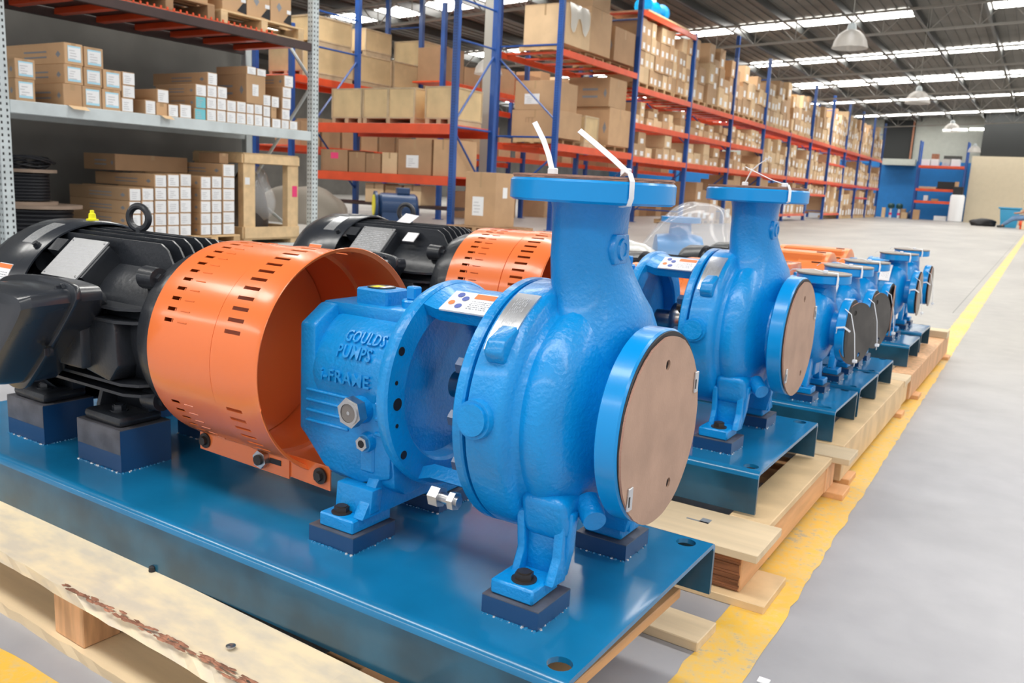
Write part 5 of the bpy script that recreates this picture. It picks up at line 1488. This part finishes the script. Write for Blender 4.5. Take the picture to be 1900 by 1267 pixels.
def lv(b0, b1, z, h_=.14, deck=True):
    for k in range(b0, b1):
        y0, y1 = YB[k] + .052, YB[k + 1] - .052
        for x in (XF - .03, XB): beam(LG, x - .03, x + .03, y0, y1, z - h_, z, 'rack_orange')
        if deck:
            for q in range(5):
                yy = y0 + .3 + q * (y1 - y0 - .6) / 4
                beam(LG, XB + .035, XF - .065, yy - .06, yy + .06, z - .05, z - .002, 'rack_orange', 'deck_support')
lv(0, 1, 3.88); lv(0, 1, 1.90, .16); lv(1, 2, 5.45); lv(1, 11, 3.58); lv(1, 4, 2.68); lv(1, 11, 1.84); lv(4, 6, .30, .1, False); lv(7, 8, .30, .1, False); lv(6, 7, 1.2, .1); lv(7, 8, 2.75, .1); lv(9, 10, 1.2, .1)
# first bay: big cartons and crates
B = 'large loads in the first rack bay'
pallet(-9.95, 17.35, 1.902, PI / 2, 'pallet under the tall carton nearest the rack end', 'pallets in the first bay')
o = carton(-10.5, -9.30, 16.8, 17.9, 2.03, 2.62, 'lower big brown carton with faint printing, rack end', B, 'y', 'n', 'carton')
me = text_mesh('ITT', .16, .0005); me.materials.append(MT['carton_dark'])
q_ = bpy.data.objects.new('printed_lettering', me); C.objects.link(q_); q_.parent = o; q_.rotation_euler = (PI / 2, 0, 0); q_.location = (-.25, -.5525, .32)
carton(-10.45, -9.42, 16.8, 17.85, 2.622, 3.25, 'upper big brown carton with paper label, rack end', B, 'y', 'f', 'carton')
crate(-10.2, -9.3, 18.1, 18.8, 1.902, 2.62, 'small pale plywood crate between two bigger loads', B)
pallet(-9.95, 19.9, 1.902, PI / 2, 'pallet under the orange-brown crate stack', 'pallets in the first bay', L=1.25, Wd=1.2)
carton(-10.5, -9.28, 19.32, 20.55, 2.03, 2.93, 'big orange-brown crate-like carton, lower of two at bay end', B, 'x', 'n', 'carton')
carton(-10.4, -9.28, 19.22, 20.2, 2.932, 3.62, 'big orange-brown carton, upper of two at bay end', B, 'x', 'n', 'carton')
pallet(-9.95, 17.4, 3.882, PI / 2, 'pallet under the film-draped top cartons', 'pallets on the first bay top level')
o = carton(-10.3, -9.25, 16.8, 17.95, 4.01, 4.85, 'huge brown carton draped in clear film on the top beam', B, 'y', 'n', 'carton_light')
mb = MB(); i = mb.mi('film_milky'); rs = random.Random(6); rows = []
for j in range(12):
    u = j / 11; yy = -.45 + u * .9
    dz = .25 + .35 * math.sin(u * 5 + 1) ** 2
    rows.append([mb.bm.verts.new(p) for p in ((-.45, yy, .853 + rs.uniform(0, .03)), (.53, yy, .855 + rs.uniform(0, .02)), (.545 + rs.uniform(0, .03), yy + .03, .855 - dz * .5), (.54 + rs.uniform(0, .04), yy + .05, .855 - dz))])
for A, B_ in zip(rows, rows[1:]):
    for q in range(3): mb.face([A[q], A[q + 1], B_[q + 1], B_[q]], i)
mb.done('plastic_film', None, o)
carton(-10.2, -9.28, 18.0, 19.1, 4.02, 5.0, 'tall brown carton beside the draped one on top beam', B, 'x', 'n', 'carton')
pallet(-9.9, 18.55, 3.882, PI / 2, 'pallet under the tall carton beside the draped one', 'pallets on the first bay top level', L=1.0, Wd=1.0)
carton(-10.1, -9.28, 18.05, 18.95, 5.002, 5.6, 'brown carton topmost beside the draped one', B, 'x', 'n', 'carton')
pallet(-9.9, 19.95, 3.882, PI / 2, 'pallet under the banded carton at right of top beam', 'pallets on the first bay top level', L=1.2, Wd=1.0)
carton(-10.3, -9.28, 19.32, 20.5, 4.02, 4.80, 'banded brown carton at right end of first bay top beam', B, 'x', 'n', 'carton_dark')
# blue valve on the highest beam
board(None, -10.4, -9.2, 21.0, 24.0, 5.452, 5.50, 'wood_beam', 'plank')
tag(bpy.data.objects['plank'], 'weathered plank lying across the highest orange beam', 'plank')
t = thing('valve', 'blue flanged valve body on a plank atop the highest beam', 'valve', (-9.7, 22.4, 5.502))
t.scale = (.85, .85, .85)
mb = MB(); mb.lathe([(-.75, .30), (-.66, .30), (-.64, .17), (-.3, .2), (0, .27), (.3, .2), (.6, .18), (.62, .30), (.72, .30)], (0, 0, .30), 'y', 28); mb.done('valve_body', 'pump_blue', t)
mb = MB(); mb.cyl((0, 0, .5), (0, 0, .72), .10, n=16); mb.lathe([(.72, .16), (.76, .16)], (0, 0, 0), 'z', 20); mb.done('bonnet', 'wood_beam', t)

# filling cartons, nearest bays as individuals
names_b = ['first', 'second', 'third', 'fourth', 'fifth', 'sixth', 'seventh', 'eighth', 'ninth', 'tenth', 'eleventh']
rest = MB()
nind = [0]
def fill(k, z, lvl, wr, hr, tiers, depth, kindm, y_lo=0, y_hi=1, ind=True, pal=False, gap=.15):
    rs = random.Random(k * 31 + int(z * 100))
    y = YB[k] + .12 + y_lo * (YB[k + 1] - YB[k] - .2); yend = YB[k] + .1 + y_hi * (YB[k + 1] - YB[k] - .2)
    zb = z
    if pal:
        npal = 3; L_ = (yend - y) / npal
        for j in range(npal):
            if ind: pallet(XF - .58, y + L_ * (j + .5), z + .002, PI / 2, 'pallet %s on the %s level, %s bay of the long rack' % (ordn(j), lvl, names_b[k]), 'pallets on the long rack', L=round(min(1.15, L_ - .03), 2), Wd=1.05)
            else: rest.box(XF - 1.1, XF - .05, y + L_ * j + .05, y + L_ * (j + 1) - .05, z + .002, z + .125, m='rack_pallet')
        zb = z + .127
    col = 0
    while y < yend - wr[0] * .8:
        w_ = min(rs.uniform(*wr), yend - y)
        h_ = rs.uniform(*hr); nt_ = rs.choice(tiers)
        if rs.random() < gap: y += w_ * .5; continue
        zz = zb
        for t_ in range(nt_):
            m_ = rs.choice(kindm); xf = XF - .03 - rs.uniform(0, .06)
            ww = w_ - rs.uniform(.008, .03)
            if ind:
                lab = '%s carton, %s along, %s up, %s level, %s bay of long rack' % ({'carton': 'brown', 'carton_light': 'pale', 'carton_dark': 'dark'}[m_], ordn(col), ordn(t_) if t_ else 'lowest', lvl, names_b[k])
                carton(xf - depth, xf, y, y + ww, zz + .001, zz + h_ - .002, lab, 'cartons on the long rack', 'x', 'w' if rs.random() < .8 else 'n', m_, lod=2); nind[0] += 1
            else:
                rest.box(xf - depth, xf, y, y + ww, zz + .001, zz + h_ - .002, m=m_)
                if rs.random() < .85: rest.quad([(xf + .002, y + ww * .25, zz + h_ * .12), (xf + .002, y + ww * .75, zz + h_ * .12), (xf + .002, y + ww * .75, zz + h_ * .55), (xf + .002, y + ww * .25, zz + h_ * .55)], 'label_white')
            zz += h_
        col += 1; y += w_
mx_ = ['carton', 'carton', 'carton_light']
for k in range(1, 11):
    ind = k < 4
    if k == 1: fill(k, 3.58, 'top', (.30, .36), (.385, .395), (3, 4, 4), .9, mx_, ind=True, pal=True, gap=0, y_hi=.98)
    else: fill(k, 3.58, 'top', (.40, .60), (.42, .60), (2, 3, 3), .9, mx_ + (['carton_light'] if k > 4 else []), ind=ind, pal=True, gap=.03)
    if k < 4:
        fill(k, 2.68, 'middle', (.28, .5), (.18, .245), (1, 2, 2, 3), .7, ['carton', 'carton_light'], ind=ind, gap=.12)
        fill(k, 1.84, 'lower', (.3, .6), (.24, .34), (1, 1, 2), .7, mx_, ind=ind, gap=.1)
    else:
        fill(k, 1.84, 'lower', (.28, .55), (.38, .46), (2, 2, 3), .8, mx_ + ['carton_light', 'carton_light'], ind=False, gap=.04)
    if k in (4, 5, 7): fill(k, .30, 'bottom', (.4, .6), (.5, .7), (1, 2), .8, mx_, ind=False, gap=.05)
    elif k == 6: fill(k, 1.2, 'bottom', (.3, .5), (.3, .45), (1,), .8, mx_, ind=False, gap=.05)
    elif k > 2: fill(k, .0, 'floor', (.6, .9), (.55, .8), (1, 2), .9, ['carton', 'carton_dark', 'carton_light'], ind=False, pal=True, gap=.1)
fill(2, .0, 'floor', (.55, .8), (.42, .6), (1, 2, 2), .8, ['carton', 'carton_dark'], y_lo=.1, y_hi=.95, ind=True, pal=True, gap=.1)
tag(rest.done('stacked_cartons', None, None, smooth=False), 'brown cartons filling the far bays of the long rack', 'box', 'cartons on the long rack', 'stuff')
print('individual long-rack cartons', nind[0])
# second long rack behind, closing the view through the shelves
LB = thing('pallet_rack', 'second pallet rack of cartons seen in gaps behind the long one', 'rack', (0, 0, 0))
for y in (17.5, 21.5, 25.5, 29.5, 33.5): post(LB, -13.0, y, 5.2, 'rack_blue', .12, .1)
for y in (17.5, 21.5, 25.5, 29.5):
    for z in (1.7, 3.4): beam(LB, -13.04, -12.98, y + .06, y + 3.94, z - .13, z, 'rack_orange'); beam(LB, -14.0, -13.05, y + .06, y + 3.94, z - .04, z - .001, 'rack_orange', 'shelf_deck')
mb = MB(); rs = random.Random(12)
for y in (17.5, 21.5, 25.5, 29.5):
    for z in (1.7, 3.4, 0.0):
        yy = y + .15
        while yy < y + 3.3:
            w_ = rs.uniform(.5, .9)
            if rs.random() < .8: mb.box(-13.9, -13.05, yy, yy + w_ - .03, z, z + rs.uniform(.4, 1.0), m=rs.choice(['carton', 'carton_dark', 'carton_light']))
            yy += w_
tag(mb.done('stacked_cartons', None, LB, smooth=False), kind='stuff')

# ---- film-wrapped pumps on the floor behind the second unit
def wrapped(x, y, s, label, rz=0, film='film'):
    t = thing('wrapped_pump', label, 'pump', (x, y, 0), rz)
    board(t, -.38 * s, .38 * s, -.35 * s, .35 * s, 0, .12, 'wood_pale', 'pallet_block')
    mb = MB()
    mb.lathe([(-.28 * s, .06 * s), (-.26 * s, .20 * s), (-.05 * s, .23 * s), (.08 * s, .2 * s), (.12 * s, .1 * s), (.22 * s, .1 * s), (.22 * s, .16 * s), (.27 * s, .16 * s)], (0, 0, .44 * s + .05), 'x', 32)
    mb.lathe([(.50 * s, .10 * s), (.74 * s, .08 * s), (.75 * s, .15 * s), (.79 * s, .15 * s)], (-.08 * s, 0, .04), 'z', 28)
    mb.box(-.2 * s, .1 * s, -.2 * s, .2 * s, .12, .34 * s, bev=.02)
    mb.done('pump_casing', 'pump_blue', t)
    blob(t, (0, 0, .50 * s), .38 * s, .36 * s, .46 * s, film, 'plastic_film', int(x * 10) + 50, .16, 4)
    return t
wrapped(-2.22, 6.15, .98, 'blue pump under clear plastic film behind the second pump set', .5)
wrapped(-2.40, 5.36, .70, 'pump wholly wrapped in milky plastic film beside the clear-wrapped one', .2, 'film_milky')

# ---- hanging bell lamps
LP = None
for j, (x, y, z) in enumerate(((-3.83, 19.0, 4.05), (-3.66, 28.7, 3.95), (-3.95, 43.0, 4.2), (-12.2, 18.3, 3.62), (-3.9, 57, 4.1))):
    if LP is None:
        t = thing('pendant_lamp', 'x', 'lamp', (x, y, z), 0, 'bell pendant lamps')
        mb = MB(); pr = [(0, .35), (.02, .345), (.15, .315), (.27, .24), (.34, .15), (.36, .09)]
        mb.lathe(pr, (0, 0, 0), 'z', 36, caps=(0, 0)); mb.done('lamp_shade', 'lamp_glass', t)
        mb = MB(); mb.lathe([(-.004, .35), (.010, .353), (.012, .345)], (0, 0, 0), 'z', 36, caps=(0, 0)); mb.done('shade_rim', 'lamp_glass', t)
        mb = MB(); mb.lathe([(.355, .10), (.46, .08), (.50, .04)], (0, 0, 0), 'z', 20); mb.done('lamp_cap', 'rack_grey', t)
        mb = MB(); mb.cyl((0, 0, .5), (0, 0, 2.4), .008, n=6); mb.done('cable', 'truss', t)
        mb = MB(); mb.lathe([(.12, .02), (.16, .06), (.26, .06), (.32, .03)], (0, 0, 0), 'z', 16); mb.done('bulb', 'sticker', t)
        LP = t
    else: t = copy_tree(LP, loc=(x, y, z))
    t['label'] = ['nearest bell-shaped pendant lamp hanging below the roof on the right', 'middle bell pendant lamp hanging above the open floor', 'far bell pendant lamp in front of the end wall', 'lit white bell lamp glowing between the blue rack posts', 'farthest small bell lamp by the end wall'][j]
    for ch in t.children:
        if ch.name.startswith('cable'):
            mb = MB(); mb.cyl((0, 0, .5), (0, 0, zr(x) - z - .01), .008, n=6, m='truss'); q_ = mb.done('tmp'); ch.data = q_.data; bpy.data.objects.remove(q_)
    if j == 3:
        for ch in t.children:
            if ch.name.startswith('bulb'): ch.data = ch.data.copy(); ch.data.materials[0] = MT['lamp_glow']

# ---- far end of the hall
FR = thing('storage_rack', 'orange-beamed blue rack standing against the far blue wall', 'rack', (0, 0, 0))
for x in (-7.2, -4.5):
    for y in (60.6, 61.0 + .6): post(FR, x, y, 4.95 if x < -6 else 4.9, 'rack_blue', .1, .09)
for z in (3.42, 1.98, 1.22):
    for y in (60.58, 61.6): beam(FR, -7.15, -4.55, y - .03, y + .03, z - .16, z, 'rack_orange')
    beam(FR, -7.15, -4.55, 60.62, 61.57, z - .03, z - .001, 'rack_blue', 'shelf_deck')
for j, (x0, x1, z1_, m_, lb_) in enumerate(((-7.05, -6.55, 3.80, 'label_white', 'white carton at left of the far rack top'), (-6.5, -6.05, 3.82, 'label_white', 'white carton second on the far rack top'), (-5.85, -5.4, 3.85, 'lamp_glass', 'grey carton on right half of far rack top'), (-5.35, -4.85, 3.85, 'label_white', 'pale grey carton near right end of far rack top'))):
    carton(x0, x1, 60.7, 61.4, 3.421, z1_, lb_, 'cartons on the far rack top', 'y', 'n', m_, lod=2)
carton(-6.5, -6.1, 60.75, 61.3, 3.822, 4.15, 'rust-brown sack-like carton atop white ones on far rack', None, 'y', 'n', 'bark', lod=2)
carton(-5.8, -4.8, 60.75, 61.3, 3.852, 4.05, 'dark grey lid box lying over grey cartons on far rack', None, 'y', 'n', 'purlin', lod=2)
carton(-7.0, -6.0, 60.7, 61.3, 1.981, 2.10, 'flat pale pallet load on middle shelf of far rack', None, 'y', 'n', 'carton_light', lod=2)
carton(-5.95, -4.9, 60.75, 61.3, 1.981, 2.45, 'black equipment case on middle shelf of far rack', None, 'y', 'n', 'black', lod=2)
carton(-6.65, -6.4, 60.75, 61.2, 1.221, 1.55, 'small white canister box on lower shelf of far rack', None, 'y', 'n', 'label_white', lod=2)
carton(-6.2, -5.8, 60.75, 61.2, 1.221, 1.36, 'small tan box on lower shelf of far rack', None, 'y', 'n', 'carton', lod=2)
carton(-7.05, -6.7, 60.5 - .6, 60.4, 0, .62, 'brown carton on floor before the far rack', None, 'y', 'n', 'carton', lod=2)
carton(-5.9, -5.2, 60.75, 61.2, 0, .30, 'low pink-white carton on floor under the far rack', None, 'y', 'n', 'label_white', lod=2)
carton(-4.95, -4.4, 59.9, 60.4, 1.665, 2.15, 'black cabinet standing on the white drum', None, 'y', 'n', 'black', lod=2)
carton(-4.9, -4.7, 59.95, 60.3, 2.151, 2.45, 'small tan carton on top of the black cabinet', None, 'y', 'n', 'carton', lod=2)
mb = MB(); mb.lathe([(0, .36), (.05, .40), (1.55, .40), (1.66, .34)], (0, 0, 0), 'z', 28)
o = mb.done('plastic_drum', 'label_white', None, loc=(-4.65, 60.05, 0)); tag(o, 'tall white plastic drum in front of the cream partition', 'drum')
for j, x in enumerate((-8.55, -8.05)):
    t = thing('hand_pump', 'dark-headed hand pump on red and white stand, %s of two by blue wall' % ('left' if j == 0 else 'right'), 'pump', (x, 61.2, 0), 0, 'hand pumps by the blue wall')
    mb = MB(); mb.cyl((0, 0, 0), (0, 0, .60), .09, .06, n=12); mb.done('stand', 'label_white', t)
    mb = MB(); mb.cyl((0, 0, .2), (0, 0, .34), .092, .085, n=12); mb.done('red_band', 'label_pink', t)
    mb = MB(); mb.lathe([(.60, .07), (.65, .20), (.85, .22), (.95, .12)], (0, 0, 0), 'z', 14); mb.done('pump_head', 'dark_green', t)
carton(-7.85, -7.5, 60.9, 61.3, 0, .40, 'pale carton beside the hand pumps', None, 'y', 'n', 'carton_light', lod=2)
carton(-8.0, -7.7, 61.5, 61.9, 0, .62, 'brown carton behind the hand pumps', None, 'y', 'n', 'carton', lod=2)
carton(-9.05, -8.85, 60.9, 61.2, 0, .65, 'slim pale carton at the end of the long rack', None, 'y', 'n', 'carton_light', lod=2)
t = blob(None, (-7.35, 62.35, .2), .35, .3, .45, 'motor_navy', 'tarp_heap', 9, .2, 3); tag(t, 'dark covered heap between hand pumps and far rack', 'tarpaulin')
# right-hand cluster with the worker
t = blob(None, (-2.75, 52.4, .16), .62, .35, .24, 'black', 'rubber_sheet', 15, .25, 3); tag(t, 'black crumpled rubber sheeting on floor left of the worker', 'sheeting')
mb = MB(); mb.prism([(-.32, 0), (.40, 0), (.50, 1.02), (-.45, 1.02)], 'y', -.3, .3, bev=.02); mb.box(-.52, .56, -.36, .36, .96, 1.05, bev=.01)
o = mb.done('waste_bin', 'bin_blue', None, loc=(-1.52, 52.3, .0)); tag(o, 'blue plastic bin behind the seated worker', 'bin')
mb = MB(); mb.box(-.35, .35, -.25, .25, .16, .42, bev=.06, seg=3); mb.box(-.3, .3, -.2, .2, 0, .16, bev=.02)
o = mb.done('low_seat', 'rack_orange', None, loc=(-.62, 50.0, 0)); tag(o, 'low orange seat under the worker', 'seat')
mb = MB(); mb.box(-.14, .14, -.2, .2, 0, .42, bev=.01)
o = mb.done('wooden_block', 'wood_pale', None, loc=(-.68, 49.3, 0)); tag(o, 'pale wooden block in front of the orange seat', 'block')
# worker, seated, legs stretched towards the left
W_ = thing('person', 'person in blue jeans and pink and white shirt seated low, legs stretched left', 'person', (-.72, 50.0, .46))
W_.scale = (1.15, 1.15, 1.1)
def skin_body(name, pts, edges, radii, m, parent):
    me = bpy.data.meshes.new(name); me.from_pydata(pts, edges, []); o = bpy.data.objects.new(name, me); C.objects.link(o); o.parent = parent
    md = o.modifiers.new('skin', 'SKIN'); 
    for v, r_ in zip(me.skin_vertices[0].data, radii): v.radius = r_ if isinstance(r_, tuple) else (r_, r_)
    me.skin_vertices[0].data[0].use_root = True
    o.modifiers.new('sub', 'SUBSURF').levels = 1
    o.modifiers['sub'].render_levels = 2
    me.materials.append(MT[m]); return o
skin_body('body', [(0, 0, .12), (.03, 0, .32), (.0, 0, .56), (-.03, 0, .64), (-.05, 0, .72), (-.07, 0, .84),
    (.02, -.19, .55), (-.16, -.24, .34), (-.38, -.20, .30), (-.47, -.19, .29),
    (.02, .19, .55), (-.14, .24, .33), (-.36, .18, .28), (-.45, .17, .27),
    (-.02, -.09, .10), (-.48, -.14, .02), (-.86, -.13, -.30), (-.02, .09, .10), (-.44, .16, .12), (-.78, .17, -.28)],
    [(0, 1), (1, 2), (2, 3), (3, 4), (4, 5), (2, 6), (6, 7), (7, 8), (8, 9), (2, 10), (10, 11), (11, 12), (12, 13), (0, 14), (14, 15), (15, 16), (0, 17), (17, 18), (18, 19)],
    [(.15, .12), (.14, .11), (.15, .10), .055, .055, .08, .055, .042, .03, .03, .055, .042, .03, .03, .09, .065, .045, .09, .065, .045], 'skin', W_)
skin_body('jeans', [(0, 0, .12), (.02, 0, .22), (-.02, -.09, .10), (-.48, -.14, .02), (-.83, -.13, -.27), (-.02, .09, .10), (-.44, .16, .12), (-.75, .17, -.25)], [(0, 1), (0, 2), (2, 3), (3, 4), (0, 5), (5, 6), (6, 7)], [(.18, .15), (.17, .14), .125, .095, .075, .125, .095, .075], 'jeans', W_)
skin_body('shirt', [(.02, 0, .26), (.03, 0, .38), (.0, 0, .57), (.02, -.19, .55), (-.10, -.23, .42), (.02, .19, .55), (-.08, .23, .41)], [(0, 1), (1, 2), (2, 3), (3, 4), (2, 5), (5, 6)], [(.16, .13), (.16, .125), (.15, .11), .07, .06, .07, .06], 'shirt', W_)
for y, x, z in ((-.13, -.90, -.34), (.17, -.82, -.33)):
    mb = MB(); mb.box(x - .14, x + .08, y - .045, y + .045, z - .05, z + .05, bev=.03, seg=3); mb.done('shoe', 'shoe', W_)
mb = MB(); mb.lathe([(.82, .095), (.87, .10), (.92, .08), (.95, .03)], (-.06, 0, 0), 'z', 18); mb.done('hair', 'hair', W_)
